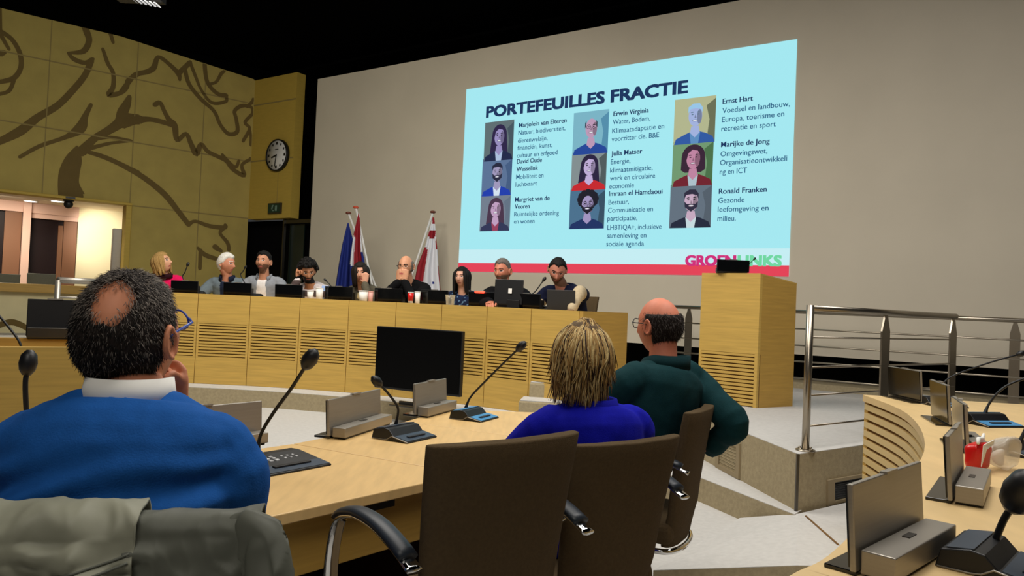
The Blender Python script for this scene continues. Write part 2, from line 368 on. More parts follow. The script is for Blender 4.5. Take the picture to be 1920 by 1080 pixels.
# ceiling (black) and floors
b = MB(); b.box((0, 6, 5.75), (26, 26, .1)); struct(b.build('ceiling', MT['void']))
b = MB(); b.prism([tuple((KM @ V((-1.5, -.02, 0))).xy), tuple((KM @ V((14, -.02, 0))).xy), tuple((KM @ V((14, .5, 0))).xy), tuple((KM @ V((-1.5, .5, 0))).xy)], kt, 5.5); struct(b.build('ceiling_valance', MT['void']))
b = MB(); e_ = ((-.3, -.02), (amax+2, -.02), (amax+2, .3), (-.3, .3)); b.hexa([tuple(LM @ V((a, d, topz(a)))) for a, d in e_], [tuple(LM @ V((a, d, 5.6+max(0, topz(amax)-5)))) for a, d in e_]); struct(b.build('ceiling_side_valance', MT['void']))
b = MB(); b.box((0, 5, -.05), (30, 30, .1)); struct(b.build('floor', MT['carpet']))
# presidium arc
def circle3(a, b_, c):
    ax, ay, bx, by, cx, cy = a[0], a[1], b_[0], b_[1], c[0], c[1]
    d = 2*(ax*(by-cy)+bx*(cy-ay)+cx*(ay-by))
    ux = ((ax*ax+ay*ay)*(by-cy)+(bx*bx+by*by)*(cy-ay)+(cx*cx+cy*cy)*(ay-by))/d
    uy = ((ax*ax+ay*ay)*(cx-bx)+(bx*bx+by*by)*(ax-cx)+(cx*cx+cy*cy)*(bx-ax))/d
    return V((ux, uy, 0)), math.hypot(ax-ux, ay-uy)
PCN, PRAD = circle3(at_z(420, 721.4, ZS), at_z(733, 743.6, ZS), at_z(990, 775, ZS))
def arc_at(px, r=None):      # where the photo column px crosses the presidium circle (far side)
    r = r or PRAD
    d = ray(px, 570); d = V((d.x, d.y, 0)).normalized(); o = -PCN
    bq = o.dot(d); cq = o.dot(o)-r*r; t = -bq+math.sqrt(max(bq*bq-cq, 0)); return d*t
def ang(p): return math.atan2(p.y-PCN.y, p.x-PCN.x)
SEAM = [205, 279, 371, 469, 562.6, 654.4, 743, 829, 914, 997, 1087]
SA = [ang(arc_at(x)) for x in SEAM]
def pp(a, r, z=0): return V((PCN.x+r*cos(a), PCN.y+r*sin(a), z))
print('presidium centre', PCN, PRAD, [round(x, 3) for x in SA])
aL, aR = SA[0], SA[-1]
def arcpoly(a0, a1, r0, r1, n=24):
    return [tuple(pp(lerp(a0, a1, i/n), r0).xy) for i in range(n+1)]+[tuple(pp(lerp(a1, a0, i/n), r1).xy) for i in range(n+1)]
# platform (one slab), plinth step, well floor
corner = at_z(1497, 851, ZP); rdir = (at_z(1610, 835, ZP)-corner).normalized(); edge2 = at_z(1322, 781, ZP)
front = [tuple(pp(lerp(aL, aR, i/24), PRAD+.02).xy) for i in range(25)]
end_p = pp(aR, PRAD)
b = MB()
plat = front+[(end_p.x+.45, end_p.y-.15), tuple(edge2.xy), tuple(corner.xy), tuple((corner+rdir*2.2).xy), tuple((corner+rdir*3.2).xy), tuple((WM @ V((4.6, .6, 0))).xy), tuple((WM @ V((xl-4, .9, 0))).xy), (-11, 13)]
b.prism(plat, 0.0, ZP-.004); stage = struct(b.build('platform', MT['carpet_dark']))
b = MB(); b.prism(plat, ZP-.004, ZP); struct(b.build('floor_platform', MT['carpet']))
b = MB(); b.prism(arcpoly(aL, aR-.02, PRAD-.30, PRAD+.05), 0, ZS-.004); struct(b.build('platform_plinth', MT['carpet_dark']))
b = MB(); b.prism(arcpoly(aL, aR-.02, PRAD-.30, PRAD+.05), ZS-.004, ZS); struct(b.build('floor_plinth', MT['carpet']))
n1, n2, n3 = at_z(1305, 892, ZW), at_z(1410, 933, ZW), at_z(1490, 964, ZW)
well = [tuple(n3.xy), tuple(n2.xy), tuple(n1.xy), (.85, 5.2), (.2, 4.75), (-.55, 4.3), (-.86, 3.55), (-1.15, 2.9), (-1.6, 2.6), (-5, 2.6), (-9, 9)]+[tuple(p) for p in arcpoly(aL, aR, PRAD-.2, PRAD)[:25]]+[(end_p.x+.6, end_p.y+.2), tuple((edge2+V((.3, 0, 0))).xy), tuple((corner+V((.1, .1, 0))).xy)]
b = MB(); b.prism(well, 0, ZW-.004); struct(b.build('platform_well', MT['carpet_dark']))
b = MB(); b.prism(well, ZW-.004, ZW); struct(b.build('floor_well', MT['carpet']))
# aisle ramp in front of the corner
ra = at_z(1387, 971, .05); rb_ = at_z(1497, 963, ZW); rc = at_z(1640, 930, ZW); re_ = at_z(1492, 1060, ZW); rf = at_z(1225, 1069, .03); rg = V((rc.x+.7, re_.y+.5, ZW)); rg2 = V((re_.x+.6, re_.y+.05, ZW))
top_ = [ra, rb_, rc, rg, rg2, re_, rf]
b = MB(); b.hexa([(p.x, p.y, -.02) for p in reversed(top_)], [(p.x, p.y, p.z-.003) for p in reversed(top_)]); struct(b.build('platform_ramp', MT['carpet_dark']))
b = MB(); b.hexa([(p.x, p.y, p.z-.003) for p in top_[::-1]], [tuple(p) for p in top_[::-1]]); struct(b.build('floor_ramp', MT['carpet']))
j0, j1_ = at_z(1511, 968, ZW+.001), at_z(1572, 1022, ZW+.001)
b = MB(); b.tube([j0, j1_], .006, 6); struct(b.build('trim_3', MT['oak_groove']))
b = MB(); b.box((corner.x-.004, corner.y-.004, (ZW+ZP)/2), (.016, .016, ZP-ZW)); struct(b.build('trim_4', MT['alu_dark'], None))
# grilles in the platform face
def quad_panel(name, q, mat_, inset_mat, label):
    p = [V(x) for x in q]; n = (p[1]-p[0]).cross(p[3]-p[0]).normalized()
    if n.y > 0: n = -n
    t = thing(name, label, 'grille', (p[0]+p[2])/2, 0)
    c = (p[0]+p[1]+p[2]+p[3])/4
    b = MB(); lo = [x-c for x in p]; inn = [x*.74 for x in lo]
    for i in range(4):
        j = (i+1) % 4
        b.hexa([lo[i]-n*.002, lo[j]-n*.002, inn[j]-n*.002, inn[i]-n*.002], [lo[i]+n*.015, lo[j]+n*.015, inn[j]+n*.015, inn[i]+n*.015])
    t.location = c; b.build('frame', mat_, t)
    b = MB(); b.hexa([x-n*.002 for x in inn], [x+n*.004 for x in inn])
    for k in range(1, 8):
        f = k/8; b.tube([inn[0].lerp(inn[3], f)+n*.007, inn[1].lerp(inn[2], f)+n*.007], .003, 4)
    b.build('mesh_insert', inset_mat, t)
ln_ = WN
def face_pts(pts, A, B):
    d = (B-A); n = V((-d.y, d.x, 0)).normalized()
    if n.dot(A) > 0: n = -n
    return [at_plane(x, y, A, n) for x, y in pts]
quad_panel('vent_grille', face_pts([(1344, 876), (1388, 899), (1390, 832), (1347, 816)], corner, edge2), MT['taupe'], MT['carpet_dark'], 'beige framed vent panel in the platform side next to the dark green jumper')
quad_panel('vent_grille', face_pts([(1549, 948), (1640, 925), (1640, 884), (1549, 900)], corner, corner+rdir), MT['taupe'], MT['black_plastic'], 'dark vent grille in the platform front below the steel railing post')
# carpeted stair blocks at the presidium end
for i, (q, zt_, D_) in enumerate((((1020, 720), .60, 6.62), ((1008, 755), .44, 6.36))):
    p = at_d(q[0], q[1], D_); x0 = at_d((996, 977)[i], 730, D_).x
    b = MB(); b.box((0, 0, p.z/2), (1.0, .30, p.z)); o = b.build('stage_step', MT['carpet_dark'], None, .015); o.location = (x0+.5, D_+.15, 0); o.rotation_euler = (0, 0, R(-8)); struct(o)
    b = MB(); b.box((0, 0, p.z+.003), (.98, .28, .006)); struct(b.build('tread', MT['carpet'], o))
# ceiling light truss glimpse at the top of the frame
p = at_d(262, 2, 8.0)
t = thing('ceiling_lamp', 'small lit grid lamp hanging from the black ceiling at its left end', 'ceiling lamp', p, 0)
b = MB(); b.box((0, 0, .05), (.5, .16, .10)); b.tube([(0, 0, .1), (0, 0, 5.3-p.z)], .02, 8); b.build('housing', MT['black_plastic'], t)
b = MB()
for i in range(9): b.box((-.22+i*.052, 0, -.004), (.02, .13, .01), M.Rotation(.15, 4, 'Y'))
b.build('lamp_grid', mat('lamp_grid_glow', (220, 222, 226), .4, emit=.5), t)
# ------------------------------------------------------------------ presidium desk
PTOP = 1.295
pd_ = thing('presidium_desk', 'long curved oak presidium desk with slatted panels facing the room', 'desk', tuple(pp((aL+aR)/2, PRAD, ZS)))
OFF = V(pd_.location)
def arcslab(b, a0, a1, r0, r1, z0, z1, n=6, mi=0):
    lo, hi = [], []
    poly = arcpoly(a0, a1, r0, r1, n)
    n2 = len(poly); vs = [(p[0]-OFF.x, p[1]-OFF.y, z0-OFF.z) for p in poly]+[(p[0]-OFF.x, p[1]-OFF.y, z1-OFF.z) for p in poly]
    k = n+1; fs = [(i, (i+1) % n2, n2+(i+1) % n2, n2+i) for i in range(n2)]
    for i in range(n):
        fs += [(i+1, i, n2-1-i, n2-2-i), (n2+i, n2+i+1, n2+n2-2-i, n2+n2-1-i)]
    b.add(vs, fs, mi)
ZB0, ZB1 = .63, .985
edges = [aL]+SA
for i in range(len(edges)-1):
    a0, a1 = edges[i], edges[i+1]; g = .0006*(1 if a1 > a0 else -1)
    A0, A1 = a0+g, a1-g
    b = MB()
    arcslab(b, A0, A1, PRAD, PRAD+.04, ZB1, PTOP); arcslab(b, A0, A1, PRAD, PRAD+.04, ZS+.002, ZB0)
    mrg = .022/PRAD*(1 if a1 > a0 else -1)
    last = i == len(edges)-2
    arcslab(b, A0, A0+mrg, PRAD, PRAD+.04, ZB0, ZB1)
    A1s = lerp(A0, A1, .76) if last else A1-mrg
    arcslab(b, A1s, A1, PRAD, PRAD+.04, ZB0, ZB1)
    arcslab(b, A0+mrg, A1s, PRAD+.03, PRAD+.04, ZB0, ZB1, mi=1)
    ns = 11
    for k in range(ns):
        z0 = lerp(ZB0, ZB1, (k+.28)/ns); z1 = lerp(ZB0, ZB1, (k+.95)/ns)
        arcslab(b, A0+mrg, A1s, PRAD+.004, PRAD+.032, z0, z1, 4)
    b.build('front_panel', [MT['oak'], MT['oak_groove']], pd_)
b = MB(); arcslab(b, aL, aR, PRAD+.04, PRAD+.72, ZP+.72, ZP+.76, 40); b.build('desktop', MT['oak_top2'], pd_)
b = MB()
p0, p1 = pp(aR, PRAD+.002), pp(aR, PRAD+.72); d = (p1-p0); ez = V((0, 0, 0)); th = V((-d.y, d.x, 0)).normalized()*-.04
if th.x < 0: th = -th
b.hexa([p0-OFF+V((0, 0, ZP)), p1-OFF+V((0, 0, ZP)), p1+th-OFF+V((0, 0, ZP)), p0+th-OFF+V((0, 0, ZP))], [q-OFF+V((0, 0, PTOP)) for q in (p0, p1, p1+th, p0+th)])
b.build('end_panel', MT['oak_side'], pd_)

# ------------------------------------------------------------------ council desks in front (row with the seated people)
ZT = .74
j1f, j1n = at_z(550, 832, ZT), at_z(804, 876, ZT); j1n = j1f+(j1n-j1f)*1.24
j2f, j2n = at_z(758, 791, ZT), at_z(990, 821, ZT); j2n = j2f+(j2n-j2f)*1.22
j3f, j3n = at_z(837, 767, ZT), at_z(1030, 774, ZT); j3n = j3f+(j3n-j3f)*1.3
near0, near1 = at_z(513, 967, ZT), at_z(800, 904, ZT); nd = (near0-near1).normalized()
j0n = near0+nd*.22; j0f = j1f+V((-.52, -.68, 0))
jmn = j0n+V((-.62, -.52, 0)); jmf = j0f+V((-.62, -.42, 0))
def council_desk(n0, f0, n1, f1, label, drawer_near=False, socket=False):
    c = (n0+f0+n1+f1)/4
    t = thing('council_desk', label, 'desk', (c.x, c.y, 0), 0, 'oak council desks')
    L = lambda p, z: (p.x-c.x, p.y-c.y, z)
    g = .002
    def shr(p, q): return p+(q-p).normalized()*g
    q = [shr(n0, n1), shr(n1, n0), shr(f1, f0), shr(f0, f1)]
    b = MB(); b.hexa([L(p, ZT-.032) for p in q], [L(p, ZT) for p in q]); b.build('tabletop', MT['oak_top'], t, .003)
    e = (n1-n0); el = e.length; ex = e.normalized(); inn = ((f0+f1)-(n0+n1)).normalized(); eye_ = V((0, 0, 1))
    mtx = M(((ex.x, inn.x, 0, n0.x-c.x), (ex.y, inn.y, 0, n0.y-c.y), (0, 0, 1, 0), (0, 0, 0, 1)))
    dep = (f0-n0).length
    # drawer box under the top
    x0 = .26 if socket else .02
    b = MB(); b.box(((x0+el-.02)/2, .09, ZT-.032-.085), (el-.02-x0, .10, .165), mtx); dr = b.build('drawer', MT['oak_side'], t, .002)
    b = MB(); hx = x0+(el-x0)*.5; b.box((hx, .037, ZT-.05), (.13, .012, .026), mtx); b.build('pull_slot', MT['black_plastic'], dr)
    if socket:
        b = MB(); b.box((.13, .09, ZT-.032-.085), (.236, .10, .165), mtx); b.build('cable_panel', MT['oak_side'], t, .002)
        b = MB(); b.box((.10, .034, ZT-.10), (.16, .02, .12), mtx); b.tube([mtx @ V((.125, .022, ZT-.135)), mtx @ V((.125, .028, ZT-.135))], .006, 8); b.build('socket_box', MT['black_plastic'], t, .006)
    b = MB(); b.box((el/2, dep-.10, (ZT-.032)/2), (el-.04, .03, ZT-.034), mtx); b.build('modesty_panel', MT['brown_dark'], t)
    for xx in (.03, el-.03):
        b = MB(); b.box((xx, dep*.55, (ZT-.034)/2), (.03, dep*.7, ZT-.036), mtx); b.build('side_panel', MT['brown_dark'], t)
    return t
council_desk(jmn, jmf, j0n, j0f, 'oak council desk section in front of the man in the blue sweater')
council_desk(j0n, j0f, j1n, j1f, 'oak council desk section carrying the microphone with a white keypad', socket=True)
council_desk(j1n, j1f, j2n, j2f, 'middle oak council desk section under the bent microphone, left of the empty chair')
council_desk(j2n, j2f, j3n, j3f, 'farthest oak council desk section beside the blonde woman in cobalt blue')
# ------------------------------------------------------------------ right-hand curved desk, one tier up
ZR, KR = ZW+.74, (1.33-ZW-.74)/(1.33-.74)
RP = [at_z(1480, 1080, ZR)+V((-.22, -.24, 0)), at_z(1480, 1080, ZR), at_z(1590, 1008, ZR), at_z(1665, 925, ZR)+V((.02, 0, 0)), at_z(1733, 845, ZR), at_z(1722, 800, ZR), at_z(1700, 775, ZR), at_z(1660, 752, ZR), at_z(1618, 740, ZR)]
RC = spline([RP[0], RP[1], RP[2], RP[4], RP[6], RP[8]], 8)
t = thing('council_desk', 'curved oak desk at the right with a pale slatted front and metal displays on it', 'desk', (RC[20].x, RC[20].y, 0))
o_ = V(t.location)
def offs(c, d):
    out = []
    for i in range(len(c)):
        tg = (c[min(i+1, len(c)-1)]-c[max(i-1, 0)]).normalized(); out.append(c[i]+V((tg.y, -tg.x, 0))*d)
    return out
RO = offs(RC, .95)
def strip(b, A, B, z0, z1, mi=0):
    n = len(A); vs = [(p.x-o_.x, p.y-o_.y, z) for z in (z0, z1) for ln in (A, B) for p in ln]
    q = lambda s, l, i: (s*2+l)*n+i
    fs = []
    for i in range(n-1):
        fs += [(q(1, 0, i), q(1, 1, i), q(1, 1, i+1), q(1, 0, i+1)), (q(0, 0, i), q(0, 0, i+1), q(0, 1, i+1), q(0, 1, i)),
               (q(0, 0, i+1), q(0, 0, i), q(1, 0, i), q(1, 0, i+1)), (q(0, 1, i), q(0, 1, i+1), q(1, 1, i+1), q(1, 1, i))]
    for i in (0, n-1): fs.append((q(0, 0, i), q(0, 1, i), q(1, 1, i), q(1, 0, i)))
    b.add(vs, fs, mi)
b = MB(); strip(b, RC, RO, ZR-.035, ZR); b.build('tabletop', MT['oak_top2'], t)
b = MB(); I1, I2, I3 = offs(RC, .010), offs(RC, .045), offs(RC, .026)
k0 = 12
strip(b, I3[k0:], I2[k0:], ZW+.005, ZR-.036, 1)
for k in range(14):
    z0 = lerp(ZW+.02, ZR-.04, k/14); n = len(RC)
    for (s0, s1) in ((k0, 28), (28, 36), (36, n)):
        A = I1[s0:min(s1+1, n)]; B = offs(RC, .029)[s0:min(s1+1, n)]
        if len(A) > 1: strip(b, A, B, z0+.009, z0+.040)
b.build('slatted_front', [MT['slat_pale'], MT['oak_groove']], t)
b = MB(); e0, e1 = I1[-1], RO[-1]; b.hexa([(p.x-o_.x, p.y-o_.y, ZW+.005) for p in (e0, e1, e1+V((0, -.04, 0)), e0+V((0, -.04, 0)))], [(p.x-o_.x, p.y-o_.y, ZR-.036) for p in (e0, e1, e1+V((0, -.04, 0)), e0+V((0, -.04, 0)))]); b.build('end_panel', MT['oak_side'], t)
# ------------------------------------------------------------------ left box desk
zl = 1.03; D1 = 3.15
A = at_d(-260, 690, D1-.2); Bp = at_d(300, 616, D1+.35); A.z = Bp.z = 0
dd = (Bp-A).normalized(); nn = V((-dd.y, dd.x, 0))
LDK = thing('council_desk', 'oak box desk at the far left behind the blue sweater man', 'desk', A, math.atan2(dd.y, dd.x))
ln = (Bp-A).length; zl = at_d(60, 649, (A+dd*(ln*.57)).y).z
b = MB(); b.box((ln/2, 0, zl/2), (ln, .035, zl)); b.build('back_panel', MT['oak'], LDK, .003)
b = MB(); b.box((ln/2, .62, zl/2), (ln, .035, zl)); b.box((ln-.0175, .31, zl/2), (.035, .585, zl)); b.build('front_panel', MT['oak_side'], LDK, .003)
b = MB(); b.box((ln/2, .31, zl-.13), (ln-.05, .58, .03)); b.build('desktop', MT['oak_side'], LDK)
# ------------------------------------------------------------------ lectern
La, Lb, Lc = at_z(1308, 751, ZP), at_z(1417, 765, ZP), at_z(1486, 762, ZP)
lh = at_d(1427, 515, Lb.y).z
t = thing('lectern', 'tall oak lectern with a slatted lower front on the platform', 'lectern', (Lb.x, Lb.y, ZP))
fx = (La-Lb); fx.z = 0; fl = .56; fx.normalize(); sx = (Lc-Lb); sx.z = 0; sl = sx.length; sx.normalize()
b = MB(); Z1 = lh-ZP; zq = at_d(1490, 533, Lc.y).z-ZP
P_ = [V((0, 0, 0)), fx*fl, fx*fl+sx*sl, sx*sl]
fr = [P_[0], P_[1]]
ny = V((sx.x, sx.y, 0)); zS = Z1*.40
b.hexa([P_[0]+V((0, 0, zS)), P_[1]+V((0, 0, zS)), P_[1]+ny*.03+V((0, 0, zS)), P_[0]+ny*.03+V((0, 0, zS))], [P_[0]+V((0, 0, Z1)), P_[1]+V((0, 0, Z1)), P_[1]+ny*.03+V((0, 0, Z1)), P_[0]+ny*.03+V((0, 0, Z1))])
for f0, f1 in ((0, .05), (.96, 1)):
    q = [P_[0].lerp(P_[1], f0), P_[0].lerp(P_[1], f1)]
    b.hexa([q[0], q[1], q[1]+ny*.03, q[0]+ny*.03], [x+V((0, 0, zS)) for x in (q[0], q[1], q[1]+ny*.03, q[0]+ny*.03)])
q = [P_[0]+ny*.025, P_[1]+ny*.025]; b.hexa([q[0], q[1], q[1]+ny*.01, q[0]+ny*.01], [x+V((0, 0, zS)) for x in (q[0], q[1], q[1]+ny*.01, q[0]+ny*.01)], 1)
for k in range(14):
    z0, z1 = zS*(k+.25)/14, zS*(k+.95)/14; q = [P_[0].lerp(P_[1], .05)+ny*.003, P_[0].lerp(P_[1], .96)+ny*.003]
    b.hexa([x+V((0, 0, z0)) for x in (q[0], q[1], q[1]+ny*.024, q[0]+ny*.024)], [x+V((0, 0, z1)) for x in (q[0], q[1], q[1]+ny*.024, q[0]+ny*.024)])
b.build('front_panel', [MT['oak'], MT['oak_groove']], t)
b = MB()
for base in (P_[0]+fx*.001, P_[1]-fx*.03):
    s0, s1 = base+ny*.031, base+ny*sl
    b.hexa([s0, s0+fx*.03, s1+fx*.03, s1], [s0+V((0, 0, Z1)), s0+fx*.03+V((0, 0, Z1)), s1+fx*.03+V((0, 0, zq)), s1+V((0, 0, zq))])
b.build('side_panel', MT['oak_side'], t)
b = MB(); s0, s1 = ny*.0, ny*sl
b.hexa([s0+V((0, 0, Z1)), P_[1]+V((0, 0, Z1)), P_[1]+s1+V((0, 0, zq)), s1+V((0, 0, zq))], [s0+V((0, 0, Z1+.012)), P_[1]+V((0, 0, Z1+.012)), P_[1]+s1+V((0, 0, zq+.012)), s1+V((0, 0, zq+.012))]); b.build('top', MT['oak'], t)
LECT = (V(t.location), fx, ny, Z1)
# ------------------------------------------------------------------ railings
def flat_post(b, p, z0, z1, d, wd=.062):
    d = V(d).normalized(); n = V((-d.y, d.x, 0))
    out = [(-wd/2, 0), (wd/2, 0), (wd/2, z1-z0-.12), (.012, z1-z0), (-.012, z1-z0), (-wd/2, z1-z0-.12)]
    b.hexa([p+d*x-n*.006+V((0, 0, z0+z)) for x, z in out], [p+d*x+n*.006+V((0, 0, z0+z)) for x, z in out])
pb = at_z(1510, 845, ZP); rz = at_d(1519, 578, pb.y).z
re2 = None
def rail_pt(px):     # plan point along the front rail seen in photo column px
    d = ray(px, 600); d = V((d.x, d.y, 0)); n = V((-rdir.y, rdir.x, 0)); return d*(pb.dot(n)/d.dot(n))
pe = rail_pt(1792); pm = rail_pt(1661); pm.z = pe.z = 0; p0 = V((pb.x, pb.y, 0))
t = thing('railing', 'nearer steel railing with a round corner post on the platform edge', 'railing', (p0.x, p0.y, ZP), 0, 'steel railings on the platform')
Z = lambda p, z: V((p.x-p0.x, p.y-p0.y, z-ZP))
b = MB(); b.tube([Z(p0, ZP), Z(p0, rz+.02)], .023, 16); b.lathe([(.058, 0), (.058, .008), (.03, .012)], 20)
for k in range(4): b.lathe([(.008, .008), (.008, .02)], 8, M.Translation((.045*cos(k*pi/2+.5), .045*sin(k*pi/2+.5), 0)))
b.build('post', MT['steel'], t)
for p in (pm, pe-(pe-p0)*.02):
    b = MB(); flat_post(b, Z(p, ZP), 0, rz-ZP-.01, rdir, .105); b.build('post', MT['steel'], t)
b = MB(); b.tube([Z(p0, rz), Z(pe, rz)], .021, 14); b.build('top_rail', MT['steel'], t)
for py in (633, 689, 742, 800):
    z = at_d(1526, py, p0.y).z; b = MB(); b.tube([Z(p0, z), Z(pe, z)], .0065, 8); b.build('rail', MT['steel'], t)
# back railing
A = WM @ V((wl(1270, 575)[0], -.55, 0)); Bx = WM @ V((4.6, -.55, 0)); A.z = Bx.z = 0
dr = (Bx-A).normalized(); zr = at_plane(1489, 584, A, WN).z
t = thing('railing', 'longer steel railing in front of the black gap below the projection wall', 'railing', (A.x, A.y, ZP), 0, 'steel railings on the platform')
Z2 = lambda p, z: V((p.x-A.x, p.y-A.y, z-ZP))
b = MB(); b.tube([Z2(A, zr), Z2(Bx, zr)], .022, 14); b.build('top_rail', MT['steel'], t)
for py in (616, 647, 677, 708):
    z = at_plane(1489, py, A, WN).z; b = MB(); b.tube([Z2(A, z), Z2(Bx, z)], .009, 8); b.build('rail', MT['steel'], t)
for px in (1290, 1903):
    p = at_plane(px, 640, A, WN); p.z = 0; b = MB(); flat_post(b, Z2(p, ZP), 0, zr-ZP-.01, dr, .085); b.build('post', MT['steel'], t)
# grey handrail far left
p = at_d(107, 560, 5.6); q = at_d(205, 530, 6.0)
t = thing('handrail', 'thin grey handrail in front of the pale wall beside the blue sweater man', 'handrail', (p.x, p.y, ZW))
b = MB(); zh = at_d(110, 525, 5.6).z; b.tube([(0, 0, 0), (0, 0, zh-ZW)], .02, 12); b.tube([(q.x-p.x, q.y-p.y, 0), (q.x-p.x, q.y-p.y, zh-ZW)], .02, 12); b.build('post', MT['alu'], t)
b = MB(); b.tube([(0, 0, zh-ZW), (q.x-p.x, q.y-p.y, zh-ZW)], .024, 12); b.build('top_rail', MT['alu'], t)
b = MB(); b.tube([(0, 0, zh-ZW-.13), (q.x-p.x, q.y-p.y, zh-ZW-.13)], .008, 8); b.build('rail', MT['alu'], t)
# ------------------------------------------------------------------ black television in front of the presidium
DT0, DT1 = 7.0, 6.55
tl, tr, br, bl = at_d(708, 609, DT0), at_d(870, 624, DT1), at_d(860, 745, DT1), at_d(701, 726, DT0)
ctr = (tl+tr+br+bl)/4; hx = ((tr+br)/2-(tl+bl)/2); wd = math.hypot(hx.x, hx.y); ht = ((tl.z-bl.z)+(tr.z-br.z))/2
t = thing('television', 'black flat television on a low stand in front of the presidium desk', 'television', (ctr.x, ctr.y, ZS), math.atan2(hx.y, hx.x))
zc_ = ctr.z-ZS
b = MB(); b.box((0, .02, zc_), (wd, .045, ht)); b.build('case', MT['black_plastic'], t, .006)
b = MB(); b.box((0, -.0045, zc_+.005), (wd-.02, .004, ht-.03)); b.build('screen', MT['tv_black'], t)
b = MB(); b.box((0, .0, zc_-ht/2-.008), (.03, .02, .02)); b.build('sensor', MT['black_plastic'], t)
b = MB(); b.box((0, .06, (zc_-ht/2+.1)/2), (.06, .04, zc_-ht/2+.1)); b.box((0, .07, .012), (.50, .26, .012)); b.box((0, .05, .03), (.42, .03, .03)); b.build('stand', MT['alu_dark'], t, .004)
# ------------------------------------------------------------------ wall clock, exit sign, dome camera
kx, kz = kl(523, 292); t = thing('wall_clock', 'round white wall clock with black numerals marks on the yellow panel', 'clock', KM @ V((kx, -.004, kz)), KM.to_euler().z)
cr = abs(kl(523, 262)[1]-kl(523, 322)[1])/2
RX = M.Rotation(pi/2, 4, 'X')
b = MB(); b.lathe([(cr*.9, 0), (cr, .0), (cr, .06), (cr*.93, .07), (cr*.9, .05)], 40, RX); b.build('rim', MT['black_plastic'], t)
b = MB(); b.lathe([(0, .035), (cr*.92, .035), (cr*.92, .052), (0, .0521)], 40, RX); b.build('dial', MT['white'], t)
b = MB()
for k in range(12):
    a = k*pi/6; b.box((sin(a)*cr*.74, -.056, cos(a)*cr*.74), (cr*(.10 if k % 3 else .15), .004, cr*(.13 if k % 3 else .17)))
b.box((0, -.056, cr*.36), (cr*.3, .004, cr*.05)); b.build('hour_marks', MT['black_plastic'], t)
for nm, a, l_, wd_ in (('hour_hand', R(253), .52, .07), ('minute_hand', R(190), .74, .05)):
    b = MB(); b.box((0, -.06, l_*cr/2-.05*cr), (wd_*cr*1.4, .004, l_*cr), M.Rotation(a, 4, 'Y')); b.build(nm, MT['black_plastic'], t)
ex, ez = kl(517, 391)
t = thing('exit_sign', 'small dark green emergency sign below the wall clock', 'sign', KM @ V((ex, -.02, ez)), KM.to_euler().z)
b = MB(); b.box((0, 0, 0), (.36, .04, .2)); b.build('case', MT['alu_dark'], t, .004)
b = MB(); b.box((0, -.022, 0), (.32, .004, .16)); b.build('face', mat('sign_green', (24, 58, 42), .5), t)
b = MB(); b.box((-.05, -.0255, .0), (.03, .003, .07), M.Rotation(.3, 4, 'Y')); b.box((-.03, -.0255, .05), (.025, .003, .025)); b.box((.06, -.0255, 0), (.05, .003, .1)); b.box((-.02, -.0255, -.045), (.05, .003, .016)); b.build('pictogram', mat('sign_pale', (120, 150, 136), .6), t)
p = LM @ V((ll(130, 375)[0], -.02, ll(130, 374)[1]))
t = thing('dome_camera', 'black dome camera hanging under the opening edge in the left wall', 'camera', p, LM.to_euler().z)
b = MB(); b.lathe([(.085, 0), (.085, -.04), (.07, -.05)], 20, M.Translation((0, -.1, .02))); b.box((0, 0, .02), (.14, .2, .03)); b.build('mount', MT['black_plastic'], t)
b = MB(); b.ball((0, -.1, -.075), .072, 18, 12); b.build('dome', MT['black_plastic'], t)
